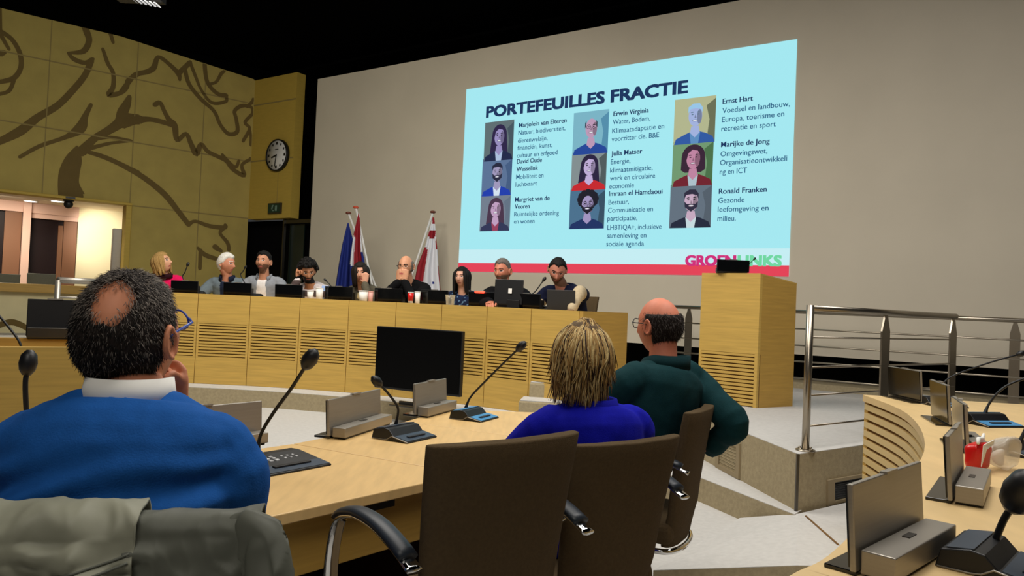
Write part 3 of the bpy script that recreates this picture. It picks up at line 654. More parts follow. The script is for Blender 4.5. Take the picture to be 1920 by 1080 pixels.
# ------------------------------------------------------------------ flags
def flag(name, label, base_px, top_px, D, edge, bands, finial):
    bz = at_d(base_px[0], base_px[1], D); tp = at_d(top_px[0], top_px[1], D); lean = (tp-bz).normalized()
    foot = bz+lean*((ZP+.03-bz.z)/lean.z)
    t = thing('flag', label, 'flag', (foot.x, foot.y, ZP), 0, 'flags on leaning poles')
    L = lambda p: V(p)-foot+V((0, 0, .03))
    b = MB(); b.tube([L(foot), L(tp)], .016, 10); b.build('pole', MT['white'], t)
    b = MB(); b.ball(tuple(L(tp)), (.045, .045, .022), 14, 8); b.build('finial', finial, t)
    b = MB(); b.lathe([(.14, -.03), (.14, 0), (.03, .02), (.03, .08)], 20, M.Translation(L(foot))); b.build('foot', MT['alu_dark'], t)
    # cloth: bands listed as (material, polygon px)
    b = MB(); ms = []
    for m_, poly in bands:
        if m_ not in ms: ms.append(m_)
    # draped cloth as a pleated sheet: rows of left/right edge points, colour by pixel polygons
    n = 34; mrows = 40; pts = []
    for i in range(mrows+1):
        f = i/mrows; k = f*(len(edge)-1); a = min(int(k), len(edge)-2); u = k-a
        y = lerp(edge[a][0], edge[a+1][0], u); x0 = lerp(edge[a][1], edge[a+1][1], u); x1 = lerp(edge[a][2], edge[a+1][2], u)
        for j in range(n+1):
            s = j/n; px = lerp(x0, x1, s)
            pts.append((at_d(px, y, D-.03-.05*f*sin(s*15+.8*f)-.03*sin(s*6)*f), px, y))
    def inside(poly, x, y):
        r = False
        for i in range(len(poly)):
            (xa, ya), (xb, yb) = poly[i], poly[i-1]
            if (ya > y) != (yb > y) and x < (xb-xa)*(y-ya)/(yb-ya)+xa: r = not r
        return r
    vs = [tuple(L(p[0])) for p in pts]
    for i in range(mrows):
        for j in range(n):
            q = (i*(n+1)+j, i*(n+1)+j+1, (i+1)*(n+1)+j+1, (i+1)*(n+1)+j)
            cx = sum(pts[k][1] for k in q)/4; cy = sum(pts[k][2] for k in q)/4; mi = 0
            for m_, poly in bands:
                if poly and inside(poly, cx, cy): mi = ms.index(m_)
            b.f.append(list(q)); b.m.append(mi); b.s.append(True)
    b.v = vs; o = b.build('cloth', ms, t); s = o.modifiers.new('thickness', 'SOLIDIFY'); s.thickness = .004
    return t
def fp(x, y): return (620+x/5.4, 380+y/5.4)
B_, R_, W_ = MT['flag_blue'], MT['flag_red'], MT['flag_white']
DFL = at_plane(690, 500, W0+WN*.7, WN).y
flag('flag', 'dark blue flag hanging on the leftmost leaning pole', fp(400, 700), fp(180, 105), DFL, [(fp(0, 205)[1], *[fp(x, 0)[0] for x in (172, 182)]), (fp(0, 420)[1], *[fp(x, 0)[0] for x in (120, 235)]), (fp(0, 620)[1], *[fp(x, 0)[0] for x in (85, 250)]), (fp(0, 860)[1], *[fp(x, 0)[0] for x in (48, 260)])], [(B_, None)], MT['wood_finial'])
flag('flag', 'red, white and blue striped flag on the pole with an orange finial', fp(400, 740), fp(255, 48), DFL-.12, [(fp(0, 105)[1], *[fp(x, 0)[0] for x in (283, 290)]), (fp(0, 330)[1], *[fp(x, 0)[0] for x in (232, 304)]), (fp(0, 500)[1], *[fp(x, 0)[0] for x in (208, 322)]), (fp(0, 640)[1], *[fp(x, 0)[0] for x in (195, 350)]), (fp(0, 860)[1], *[fp(x, 0)[0] for x in (190, 400)])],
     [(R_, None), (W_, [fp(*q) for q in ((225, 320), (248, 355), (232, 560), (238, 900), (150, 900), (150, 560))]), (W_, [fp(*q) for q in ((286, 100), (296, 180), (306, 500), (330, 500), (330, 100))]), (B_, [fp(*q) for q in ((306, 500), (330, 500), (420, 900), (330, 900), (318, 600))]), (B_, [fp(*q) for q in ((185, 625), (225, 640), (240, 900), (150, 900))])], MT['orange'])
flag('flag', 'white and red flag on the right pole behind the man in black', fp(840, 680), fp(1035, 95), DFL-.25, [(fp(0, 150)[1], *[fp(x, 0)[0] for x in (1034, 1048)]), (fp(0, 280)[1], *[fp(x, 0)[0] for x in (1000, 1060)]), (fp(0, 450)[1], *[fp(x, 0)[0] for x in (955, 1076)]), (fp(0, 640)[1], *[fp(x, 0)[0] for x in (880, 1088)]), (fp(0, 800)[1], *[fp(x, 0)[0] for x in (850, 1103)]), (fp(0, 990)[1], *[fp(x, 0)[0] for x in (850, 1118)])],
     [(W_, None), (R_, [fp(*q) for q in ((1030, 150), (1055, 150), (1055, 222), (1028, 218))]), (R_, [fp(*q) for q in ((1005, 280), (1062, 275), (1060, 350), (1015, 372), (985, 340))]), (R_, [fp(*q) for q in ((1063, 365), (1080, 370), (1080, 470), (1064, 465))]), (R_, [fp(*q) for q in ((960, 445), (984, 490), (935, 800), (840, 800), (840, 690))]), (R_, [fp(*q) for q in ((1082, 630), (1095, 630), (1125, 1000), (1108, 1000))]), (B_, [fp(*q) for q in ((1032, 808), (1052, 808), (1050, 835), (1034, 832))]), (B_, [fp(*q) for q in ((1070, 975), (1120, 975), (1120, 1000), (1070, 1000))])], MT['wood_finial'])
# ------------------------------------------------------------------ projected slide on the wall
def em(name, rgb, s=1.0): 
    m = bpy.data.materials.new(name); m.use_nodes = True; b = m.node_tree.nodes['Principled BSDF']
    b.inputs['Base Color'].default_value = (.02, .02, .02, 1); b.inputs['Roughness'].default_value = .9; b.inputs['Specular IOR Level'].default_value = 0
    b.inputs['Emission Color'].default_value = lin(rgb); b.inputs['Emission Strength'].default_value = s; return m
def sl(cx, cy): return (860+cx/2.2984, 60+cy/2.2984)
def wp(cx, cy): return wl(*sl(cx, cy))
TL, TRc, BR, BL = wl(874.4, 166.6), wl(1494, 75.2), wl(1480, 519), wl(860, 509)
X0, X1 = (TL[0]+BL[0])/2, (TRc[0]+BR[0])/2; Zt, Zb = (TL[1]+TRc[1])/2, (BL[1]+BR[1])/2
print('slide', TL, TRc, BR, BL)
def sn(cx, cy):              # slide coordinates, straightened so the frame is a true rectangle
    x, z = wp(cx, cy)
    fz = (z-lerp(BL[1], BR[1], (x-X0)/(X1-X0)))/(lerp(TL[1], TRc[1], (x-X0)/(X1-X0))-lerp(BL[1], BR[1], (x-X0)/(X1-X0)))
    fx_ = (x-lerp(BL[0], TL[0], fz))/(lerp(BR[0], TRc[0], fz)-lerp(BL[0], TL[0], fz))
    return lerp(X0, X1, fx_), lerp(Zb, Zt, fz)
SLD = thing('projected_slide', 'bright pale blue projected slide with a title and nine portraits', 'projection', WM @ V(((X0+X1)/2, -.004, Zb)), WM.to_euler().z)
SX = (X0+X1)/2
zw = sn(700, 935)[1]-Zb
b = MB(); b.box((0, 0, (zw+Zt-Zb)/2), (X1-X0, .004, Zt-Zb-zw)); b.build('background', em('slide_pale_blue', (163, 231, 240)), SLD)
b = MB(); b.box((0, 0, zw/2), (X1-X0, .004, zw)); b.build('footer', em('slide_pale_footer', (196, 236, 242)), SLD)
b = MB(); b.box((0, -.004, .065), (X1-X0, .003, .13)); tag(b.build('red_band', em('slide_red', (226, 62, 84)), SLD), 'red band along the bottom of the slide')
_fc = {}
def text_geo(s, bold):
    if (s, bold) in _fc: return _fc[(s, bold)]
    cu = bpy.data.curves.new('lettering', 'FONT'); cu.body = s; cu.size = 1; cu.offset = bold; cu.resolution_u = 3
    o = bpy.data.objects.new('lettering', cu); COL.objects.link(o); dg = bpy.context.evaluated_depsgraph_get(); dg.update()
    me = bpy.data.meshes.new_from_object(o.evaluated_get(dg)); vs = [v.co.copy() for v in me.vertices]; fs = [list(p.vertices) for p in me.polygons]
    bpy.data.objects.remove(o); bpy.data.meshes.remove(me); bpy.data.curves.remove(cu)
    x0 = min(v.x for v in vs); x1 = max(v.x for v in vs)
    _fc[(s, bold)] = ([V((v.x-x0, v.y, 0)) for v in vs], fs, x1-x0); return _fc[(s, bold)]
def put_text(b, s, p, q, size, bold=0, mi=0, off=-.006):
    vs, fs, wd = text_geo(s, .004); a, e = sn(*p), sn(*q); sx = (e[0]-a[0]-bold*size)/wd
    z = (a[1]+e[1])/2; k = 0
    for dx in ((0,) if bold < .01 else (0, .33, .67, 1)):
        for dz in ((0,) if bold < .05 else (-.3, .3)):
            k += 1; b.add([(a[0]-SX+v.x*sx+dx*bold*size, off-.0002*k, z-Zb+v.y*size+dz*bold*size) for v in vs], fs, mi)
NAVY, INK = em('slide_navy', (16, 48, 92)), em('slide_ink', (34, 90, 128))
b = MB(); cap = (sn(118, 323)[1]-sn(118, 368)[1])/.70
put_text(b, 'PORTEFEUILLES FRACTIE', (118, 368), (988, 262), cap, .10); b.build('title', NAVY, SLD)
CAP = [
 ('caption', [('Marjolein van Elteren', 260, 410, 466, 390, 1), ('Natuur, biodiversiteit,', 258, 443, 460, 423, 0), ('dierenwelzijn,', 256, 475, 384, 468, 0), ('financiën, kunst,', 254, 507, 405, 497, 0), ('cultuur en erfgoed', 252, 540, 427, 528, 0)]),
 ('caption', [('David Oude', 252, 567, 360, 560, 1), ('Wesselink', 250, 600, 343, 594, 1), ('Mobiliteit en', 249, 633, 367, 627, 0), ('luchtvaart', 246, 665, 339, 662, 0)]),
 ('caption', [('Margriet van de', 244, 732, 394, 724, 1), ('Vooren', 243, 762, 308, 759, 1), ('Ruimtelijke ordening', 241, 793, 434, 789, 0), ('en wonen', 240, 825, 329, 824, 0)]),
 ('caption', [('Erwin Virginia', 667, 362, 820, 350, 1), ('Water, Bodem,', 664, 397, 826, 385, 0), ('Klimaatadaptatie en', 662, 437, 886, 417, 0), ('voorzitter cie. B&E', 660, 470, 864, 457, 0)]),
 ('caption', [('Julia Matser', 658, 533, 792, 526, 1), ('Energie,', 656, 570, 741, 566, 0), ('klimaatmitigatie,', 654, 606, 837, 596, 0), ('werk en circulaire', 653, 641, 848, 630, 0), ('economie', 650, 676, 757, 670, 0)]),
 ('caption', [('Imraan el Hamdaoui', 649, 707, 880, 698, 1), ('Bestuur,', 647, 745, 735, 741, 0), ('Communicatie en', 645, 778, 839, 774, 0), ('participatie,', 643, 815, 772, 810, 0), ('LHBTIQA+, inclusieve', 643, 852, 876, 850, 0), ('samenleving en', 641, 887, 811, 887, 0), ('sociale agenda', 638, 923, 801, 923, 0)]),
 ('caption', [('Ernst Hart', 1137, 312, 1268, 300, 1), ('Voedsel en landbouw,', 1136, 350, 1427, 326, 0), ('Europa, toerisme en', 1134, 390, 1403, 368, 0), ('recreatie en sport', 1132, 428, 1367, 412, 0)]),
 ('caption', [('Marijke de Jong', 1131, 495, 1341, 486, 1), ('Omgevingswet,', 1129, 536, 1331, 528, 0), ('Organisatieontwikkeli', 1127, 574, 1416, 560, 0), ('ng en ICT', 1126, 612, 1243, 612, 0)]),
 ('caption', [('Ronald Franken', 1122, 697, 1329, 692, 1), ('Gezonde', 1120, 737, 1233, 736, 0), ('leefomgeving en', 1118, 775, 1337, 772, 0), ('milieu.', 1117, 815, 1196, 815, 0)])]
for nm, lines in CAP:
    b = MB(); fs_ = (sn(667, 341)[1]-sn(667, 362)[1])/.70
    for (s, x0, y0, x1, y1, bo) in lines: put_text(b, s, (x0, y0), (x1, y1), fs_, .045 if bo else .014, 0 if bo else 1)
    b.build(nm, [NAVY, INK], SLD)
b = MB(); cap = (sn(980, 965)[1]-sn(980, 1008)[1])/.72
put_text(b, 'GROEN', (978, 1006), (1198, 1007), cap, .11, 0); put_text(b, 'LINKS', (1203, 1007), (1395, 1009), cap, .11, 1)
tag(b.build('logo_lettering', [em('slide_magenta', (206, 40, 120)), em('slide_green', (110, 214, 160))], SLD), 'magenta and green logo lettering')
# portraits: flat pictures made of layered shapes
def ell(cx, cz, rx, rz, n=20, a0=0, a1=2*pi): return [(cx+rx*cos(lerp(a0, a1, i/n)), cz+rz*sin(lerp(a0, a1, i/n))) for i in range(n+(0 if abs(a1-a0-2*pi) < .01 else 1))]
def portrait(tl, br, bg, bg2, skin, hair, shirt, kind, inner=None, beard=False, specs=False):
    a, e = sn(*tl), sn(*br); wd, ht = e[0]-a[0], a[1]-e[1]
    mats_ = [em('portrait_backdrop', bg), em('portrait_backdrop_dark', bg2), em('portrait_hair', hair), em('portrait_skin', skin), em('portrait_shirt', shirt), em('portrait_inner', inner or shirt), em('portrait_shade', tuple(int(x*.72) for x in skin)), em('portrait_dark', tuple(int(x*.6) for x in hair)), em('portrait_teeth', (232, 236, 240))]
    b = MB(); lay = [0]
    def sh(poly, mi):
        lay[0] += 1; off = -.003-.0004*lay[0]; poly = [(min(max(x, 0), 1), min(max(z, 0), 1)) for x, z in poly]
        b.add([(a[0]-SX+x*wd, off, e[1]-Zb+z*ht) for x, z in poly], [list(range(len(poly)))], mi)
    b.box((a[0]-SX+wd/2, -.002, e[1]-Zb+ht/2), (wd, .003, ht), None, 0)
    sh([(0, 0), (.32, 0), (.22, .45), (.30, 1), (0, 1)], 1); sh([(1, 0), (.8, 0), (.86, .5), (.78, .8), (1, .95)], 1)
    cx, cz = .52, .60
    if kind == 'long': sh(ell(cx, cz+.05, .25, .27)+[], 2); sh([(cx-.25, cz+.05), (cx+.25, cz+.05), (cx+.30, .20), (cx+.20, .12), (cx-.22, .12), (cx-.31, .2)], 2)
    if kind == 'bob': sh(ell(cx, cz+.05, .29, .27), 2); sh([(cx-.29, cz+.05), (cx+.29, cz+.05), (cx+.30, .36), (cx+.2, .30), (cx-.2, .30), (cx-.30, .36)], 2)
    if kind == 'curly':
        for k in range(11): sh(ell(cx+.21*cos(k*.52-1.0), cz+.14+.17*sin(k*.52-1.0), .10, .09, 12), 2)
        sh(ell(cx, cz+.12, .22, .2), 2)
    sh([(.02, 0), (.06, .12), (.30, .22), (cx-.1, .26), (cx+.1, .26), (.76, .22), (.95, .13), (1, 0)], 4)
    sh([(cx-.09, .38), (cx+.09, .38), (cx+.12, .22), (cx, .12), (cx-.12, .22)], 3)
    if inner: sh([(cx-.13, .25), (cx, .13), (cx+.13, .25), (cx+.09, 0), (cx-.09, 0)], 5)
    sh(ell(cx, cz, .165, .225, 26), 3); sh(ell(cx+.1, cz-.02, .06, .16, 16), 6)
    if beard: sh([(cx-.165, cz-.0), (cx-.15, cz-.13), (cx, cz-.235), (cx+.15, cz-.13), (cx+.165, cz), (cx+.1, cz-.06), (cx, cz-.05), (cx-.1, cz-.06)], 2)
    for s in (-1, 1):
        sh([(cx+s*.035, cz+.075), (cx+s*.11, cz+.07), (cx+s*.115, cz+.082), (cx+s*.06, cz+.095)], 7); sh(ell(cx+s*.07, cz+.035, .028, .013, 10), 7)
        if specs: sh(ell(cx+s*.075, cz+.035, .062, .045, 18), 7); sh(ell(cx+s*.075, cz+.035, .052, .036, 18), 3); sh(ell(cx+s*.07, cz+.035, .028, .013, 10), 7)
    sh([(cx-.005, cz+.03), (cx+.03, cz-.04), (cx+.005, cz-.05), (cx-.02, cz-.04)], 6)
    sh(ell(cx, cz-.10, .07, .025, 14), 6); sh(ell(cx, cz-.098, .055, .012, 12), 8)
    if kind in ('long', 'bob'): sh([(cx-.2, cz+.08), (cx-.13, cz+.25), (cx+.05, cz+.29), (cx+.19, cz+.1), (cx+.12, cz+.17), (cx-.02, cz+.2), (cx-.12, cz+.13), (cx-.16, cz-.02)], 2)
    if kind == 'short': sh([(cx-.175, cz+.06), (cx-.17, cz+.2), (cx-.05, cz+.27), (cx+.1, cz+.265), (cx+.175, cz+.17), (cx+.175, cz+.05), (cx+.14, cz+.13), (cx+.02, cz+.165), (cx-.12, cz+.15)], 2)
    if kind == 'bald': sh([(cx-.175, cz), (cx-.172, cz+.13), (cx-.14, cz+.18), (cx-.145, cz+.05)], 2); sh([(cx+.175, cz), (cx+.172, cz+.13), (cx+.14, cz+.18), (cx+.145, cz+.05)], 2)
    return b.build('portrait', mats_, SLD)
portrait((115, 390), (233, 548), (92, 108, 112), (66, 82, 92), (150, 140, 190), (40, 30, 70), (22, 34, 70), 'long', (170, 190, 220))
portrait((105, 548), (226, 702), (88, 112, 148), (64, 90, 128), (158, 150, 186), (30, 34, 60), (22, 58, 170), 'short', (210, 226, 240), True)
portrait((98, 704), (220, 856), (112, 124, 140), (96, 112, 130), (190, 156, 190), (70, 48, 72), (44, 50, 84), 'long', (150, 60, 90))
portrait((497, 350), (642, 520), (120, 178, 196), (80, 140, 170), (186, 150, 180), (40, 40, 60), (26, 66, 150), 'bald', None, False, True)
portrait((490, 520), (634, 678), (128, 140, 142), (76, 88, 90), (190, 170, 214), (34, 24, 60), (196, 30, 40), 'long')
portrait((483, 680), (627, 847), (70, 110, 140), (48, 76, 96), (160, 146, 190), (16, 16, 34), (18, 44, 96), 'curly', None, True, True)
portrait((932, 295), (1103, 475), (176, 180, 140), (104, 110, 84), (160, 176, 220), (150, 196, 230), (42, 86, 160), 'short', (90, 140, 190))
portrait((925, 478), (1093, 660), (110, 150, 110), (70, 110, 70), (190, 130, 160), (52, 28, 50), (110, 24, 40), 'bob', (170, 190, 200))
portrait((915, 660), (1087, 843), (96, 110, 124), (80, 92, 104), (196, 168, 190), (40, 38, 60), (26, 34, 56), 'short', (196, 216, 220), True)

# ------------------------------------------------------------------ desk microphones
def microphone(p, yaw, neck, label, keypad=False, lit=False, group='gooseneck microphones', sc=1.0, ring=False, head_r=.019, thick=1.0):
    t = thing('microphone', label, 'microphone', p, yaw, group); t.scale = (sc, sc, sc)
    Lw = lambda q: local(p, yaw, q)/sc
    b = MB(); pr = [(-.085, .0), (-.075, .040), (-.02, .050), (.005, .046), (.03, .020), (.045, .018), (.105, .006), (.105, 0)] if not keypad else [(-.10, 0), (-.09, .024), (-.05, .026), (.02, .018), (.11, .006), (.11, 0)]
    hw = .10 if not keypad else .115
    vs = [(-hw, -y, z) for y, z in pr]+[(hw, -y, z) for y, z in pr]; n = len(pr)
    b.add(vs, [list(range(n)), list(range(n, 2*n))[::-1]]+[(i, n+i, n+(i+1) % n, (i+1) % n) for i in range(n)]); b.build('base', MT['black_plastic'], t, .003)
    b = MB(); b.add([(-hw*.96, -.035, .0215), (hw*.96, -.035, .0215), (hw*.96, -.10, .0095), (-hw*.96, -.10, .0095)], [(0, 3, 2, 1)]) if not keypad else b.add([(-hw*.96, -.055, .0145), (hw*.96, -.055, .0145), (hw*.96, -.106, .0085), (-hw*.96, -.106, .0085)], [(0, 3, 2, 1)])
    if not keypad: b.add([(-hw*.94, .065, .0455), (hw*.94, .065, .0455), (hw*.94, .015, .0525), (-hw*.94, .015, .0525)], [(0, 3, 2, 1)])
    o = b.build('panel', MT['console_lit'] if lit else MT['console'], t); s = o.modifiers.new('thickness', 'SOLIDIFY'); s.thickness = .002
    b = MB(); b.box((0, -.07, .0175 if not keypad else .0145), (hw*1.1, .016, .005), None); b.build('button', MT['pad'] if not keypad else MT['black_plastic'], t, .001)
    if not keypad:
        b = MB(); b.tube([(-hw-.001, .08, .003), (-hw-.001, .02, .003), (-hw-.001, 0, .006), (-hw-.001, -.022, .020), (-hw-.001, -.05, .014), (-hw-.001, -.104, .004)], .0022, 5); b.build('trim', MT['alu'], t)
    if keypad:
        b = MB()
        for r in range(3):
            for c in range(4): b.box((-.075+c*.021, .02-r*.017, .0225-.0022*(3-r)*0-r*.0016), (.011, .010, .004))
        for r in range(2):
            for c in range(3): b.box((.022+c*.02, .012-r*.02, .0215-r*.0016), (.007, .007, .003))
        b.build('keypad', MT['button'], t)
    N_ = spline([Lw(q) for q in neck], 8); b = MB()
    r = [.011-.0055*min(1, i/6) for i in range(len(N_))]; r = [x*thick for x in r]; b.tube(N_, r, 8); b.build('gooseneck', MT['black_plastic'], t)
    d = (N_[-1]-N_[-3]).normalized(); b = MB(); h = N_[-1]; k = head_r
    b.tube([h-d*.005, h+d*k*.4, h+d*k*1.2, h+d*k*2.2, h+d*k*2.8], [k*.45, k*.85, k, k*.85, k*.35], 14); b.build('capsule', MT['black_plastic'], t)
    if ring: b = MB(); b.tube([h-d*.004, h+d*.02], .016, 14); b.build('light_ring', MT['red_led'], t)
    return t
rowf = V((-.80, .60, 0))
def mic_row(px, py, ydir, neck_px, label, z=.74, **k):
    p = at_z(px, py, z); nk = [at_d(x, y, p.y+dy) for x, y, dy in neck_px]; return microphone(p, yaw_of(ydir), nk, label, **k)
mic_row(520, 872, (-.80, .60), [(482, 852, .10), (489, 815, .10), (512, 775, .08), (545, 730, .05), (572, 688, .02)], 'microphone with a white keypad base nearest the man in the blue sweater', keypad=True, sc=1.15, head_r=.024)
mic_row(755, 820, (-.86, .5), [(741, 800, .05), (746, 778, .04), (745, 762, .02), (728, 738, 0), (713, 722, -.03)], 'microphone with sharply bent neck in front of the black television', sc=1.02, head_r=.02)
mic_row(886, 784, (-.9, .42), [(873, 766, .05), (882, 745, .04), (905, 720, .02), (940, 685, 0), (970, 656, -.03)], 'microphone with a blue panel and long straight neck near the blonde woman', lit=True, sc=.98, head_r=.022)
# left microphones
p = at_d(52, 790, 1.95); p.z = ZT
microphone(p, yaw_of((-.7, .7)), [p+V((0, .03, .05)), at_d(48, 742, 1.95), at_d(50, 700, 1.95)], 'microphone with upright black head left of the blue sweater man', head_r=.022, thick=1.2)
q = V(LDK.location)
ux = V((cos(LDK.rotation_euler.z), sin(LDK.rotation_euler.z), 0)); uy = V((-ux.y, ux.x, 0))
m_ = at_d(40, 652, 3.45); s_ = (m_-q).dot(ux); p = q+ux*s_+uy*.3; p.z = zl-.115
microphone(p, yaw_of(-uy), [p+V((0, 0, .04)), at_d(38, 645, p.y), at_d(20, 618, p.y), at_d(-25, 565, p.y)], 'microphone rising out of the oak box desk at the far left')
# right desk microphones
pm_ = at_z(1860, 1062, ZR)
microphone(pm_, yaw_of((-.72, .69)), [at_d(1862, 1040, pm_.y+.035), at_d(1866, 1015, pm_.y+.035), at_d(1882, 975, pm_.y+.02), at_d(1898, 950, pm_.y)], 'nearest microphone on the right desk, its head cut by the frame', sc=1.15*KR, head_r=.038, thick=1.35)
mic_row(1905, 850, (-.6, .8), [(1912, 832, .0), (1925, 800, 0), (1955, 760, 0)], 'microphone behind the red packet on the right desk', sc=1.15*KR, z=ZR)
mic_row(1850, 795, (-.25, .97), [(1846, 778, .02), (1856, 755, .02), (1885, 725, 0), (1935, 705, 0)], 'blue topped microphone seen side on behind the red packet', lit=True, sc=1.3*KR, z=ZR)
mic_row(1765, 760, (-.1, 1), [(1768, 745, .1), (1775, 712, .1), (1840, 685, .1), (1908, 665, .1)], 'microphone with a long low neck crossing in front of the rear railing post', lit=True, sc=1.2*KR, z=ZR)
# ------------------------------------------------------------------ flip-up displays
def display(A, Bq, h, label, user, bar_d=.07, bar_h=.05, foot=True, dark=False, group='flip-up desk displays', z=None, k=1):
    A, Bq = V(A), V(Bq); c = (A+Bq)/2; d = (Bq-A); L_ = math.hypot(d.x, d.y)/k; yaw = math.atan2(d.y, d.x)
    t = thing('desk_display', label, 'display', (c.x, c.y, z if z is not None else ZT), yaw, group); t.scale = (k, k, k)
    s = 1 if local((c.x, c.y, 0), yaw, V(user)+V((c.x, c.y, 0))).y > 0 else -1
    m1 = MT['black_plastic'] if dark else MT['alu']
    T = M.Rotation(R(4)*s, 4, 'X')
    b = MB(); b.box((0, -.004*s, h/2+.012), (L_, .014, h), T); b.build('plate', m1, t, .003)
    b = MB(); b.box((0, -.0145*s, h/2+.014), (L_-.012, .004, h-.012), T); b.build('screen', MT['black_gloss'], t)
    b = MB(); b.box((0, s*(bar_d/2+.006), bar_h/2+.008), (L_*.94, bar_d, bar_h)); b.box((0, s*(bar_d/2+.006), .005), (L_*.9, bar_d*.85, .010), None, 1); br = b.build('base', [MT['alu_dark'] if dark else MT['alu'], MT['black_plastic']], t, .003)
    b = MB(); b.box((0, s*(bar_d*.5), bar_h+.009), (.05, .018, .003)); b.build('badge', MT['alu_dark'], br)
    b = MB(); b.box((0, 0, h+.014), (.07, .018, .006), T); b.build('latch', MT['alu'], t)
    if foot: b = MB(); b.box((0, -s*.04, .005), (L_*.94, .075, .010)); b.build('foot_plate', MT['black_gloss'], t, .002)
    return t
us = (.87, -.5, 0)
display(at_z(628, 826, ZT)+V((-.03, .02, 0)), at_z(724, 795, ZT)+V((-.03, .02, 0)), .15, 'metal display left of the sharply bent microphone', us, .06, .04)
display(at_z(789, 784, ZT)+V((-.03, .02, 0)), at_z(847, 768, ZT)+V((-.03, .02, 0)), .155, 'metal display standing in front of the television\'s lower right corner', us, .06, .045)
pR = at_z(509, 832, ZT)+V((-.05, .03, 0)); display(pR+V((-.30, -.40, 0)), pR, .15, 'metal display partly hidden by the blue sweater man', us, .06, .04)
display(at_d(1603, 1078, 1.70*KR), at_d(1733, 978, 2.02*KR), .198, 'largest and nearest metal display on the right desk', (1, -.8, 0), .075, .055, z=ZR, k=KR)
display(V((1.46, 2.42, 0))*KR, V((1.72, 2.78, 0))*KR, .21, 'metal display standing left of the red packet', (1, -.7, 0), .08, .055, z=ZR, k=KR)
display(V((2.10, 3.36, 0))*KR, V((2.26, 3.72, 0))*KR, .215, 'thin edge-on metal display behind the red packet', (1, -.5, 0), .07, .05, z=ZR, k=KR)
display(V((2.53, 4.22, 0))*KR, V((2.66, 4.62, 0))*KR, .225, 'metal display second from the far end of the right desk', (1, -.3, 0), .07, .05, z=ZR, k=KR)
p5 = at_z(1715, 757, ZR); display(p5+V((.06, 0, 0))*KR, p5+V((.05, .44, 0))*KR, .225, 'blue shining metal display at the far end of the right desk', (1, -.1, 0), .07, .05, z=ZR, k=KR)
# dark display on the left box desk
a_, b_ = at_d(48, 628, 3.78), at_d(150, 634, 3.9)
display(a_, b_, .19, 'dark grey display on the oak box desk at the far left', (.3, -1, 0), .07, .05, False, True, z=zl-.005)
# ------------------------------------------------------------------ things on the presidium
def desk_pt(px, back=.12): return pp(ang(arc_at(px)), PRAD+back, PTOP)
ZD = ZP+.76
def on_desk(px, back=.25): return pp(ang(arc_at(px)), PRAD+back, ZD)
PLATES = [(305, 356, 'display below the woman in the pink sweater'), (403, 455, 'display in front of the white haired man'), (499, 550, 'display right of the man in the grey shirt jacket'), (592, 643, 'display right of the curly haired man'), (684, 735, 'display between the cardigan woman and the man in black'), (769, 820, 'display in front of the rightmost flag'), (858, 906, 'display with the red microphone light behind it'), (938, 990, 'display right of the upright black monitor')]
for i, (x0, x1, lab) in enumerate(PLATES):
    a, e = on_desk(x0, .22), on_desk(x1, .22); xm = (x0+x1)/2
    zt_ = at_d(xm, (525+(xm-330)*.037), a.lerp(e, .5).y).z
    display(a, e, zt_-ZD-.016, 'black '+lab, (0, 1, 0), .07, .10, False, True, 'black presidium displays', z=ZD)
t = thing('monitor', 'upright black monitor with a white label in front of the bearded man', 'monitor', on_desk(935, .16), 0)
mp = V(t.location); t.rotation_euler = (0, 0, R(-16))
zh = at_d(935, 523, mp.y).z-ZD; zl2 = at_d(935, 570, mp.y).z-ZD
wdm = (958-906)/F_PX*mp.y*1.05
b = MB(); b.box((0, 0, (zh+max(zl2, .02))/2), (wdm, .035, zh-max(zl2, .02)), M.Rotation(R(-5), 4, 'X')); b.build('case', MT['black_plastic'], t, .004)
b = MB(); b.box((.02, -.026, zh*.62), (.035, .004, .05), M.Rotation(R(-5), 4, 'X')); tag(b.build('label', MT['paper'], t), 'small white label')
b = MB(); b.box((.06, -.01, .03), (.12, .05, .14)); b.box((.05, 0, .008), (.2, .16, .016)); b.build('stand', MT['black_plastic'], t, .004)
mp = on_desk(1040, .10); t = thing('laptop', 'open dark laptop in front of the man with beige sleeves', 'laptop', mp, R(-20))
zh = at_d(1040, 543, mp.y).z-ZD; wl_ = (1060-1009)/F_PX*mp.y*1.08
b = MB(); b.box((0, 0, zh/2), (wl_, .012, zh), M.Rotation(R(4), 4, 'X')); b.build('lid', mat('dark_grey_laptop', (44, 42, 40), .5), t, .004)
b = MB(); b.lathe([(0, 0), (.02, 0), (.02, .002), (0, .002)], 12, M.Translation((0, -.009, zh*.5)) @ M.Rotation(pi/2, 4, 'X')); b.build('lid_mark', MT['black_plastic'], t)
b = MB(); b.box((0, .12, .008), (wl_, .23, .014)); b.build('keyboard_base', MT['black_plastic'], t, .004)
def pmic(px0, py0, pts, label, **k):
    p = on_desk(px0, .30); nk = [p+V((0, 0, .04))]+[at_d(x, y, p.y) for x, y in pts]; return microphone(p, yaw_of(p-PCN), nk, label, group='microphones on the presidium', **k)
pmic(992, 568, [(993, 560), (1005, 545), (1018, 527)], 'thin microphone on the presidium between monitor and laptop', head_r=.017)
pmic(343, 520, [(343, 522), (347, 510), (351, 499)], 'microphone on the presidium right of the woman in pink', head_r=.017)
pmic(450, 520, [(452, 518), (455, 510), (459, 503)], 'faint microphone right of the white haired man', head_r=.013)
pmic(600, 530, [(622, 540), (618, 533), (612, 527)], 'microphone right of the curly haired man', head_r=.013)
tq = pmic(880, 552, [(880, 556), (880, 552), (880, 550)], 'microphone with a glowing red ring in front of the dark haired woman', head_r=.012)
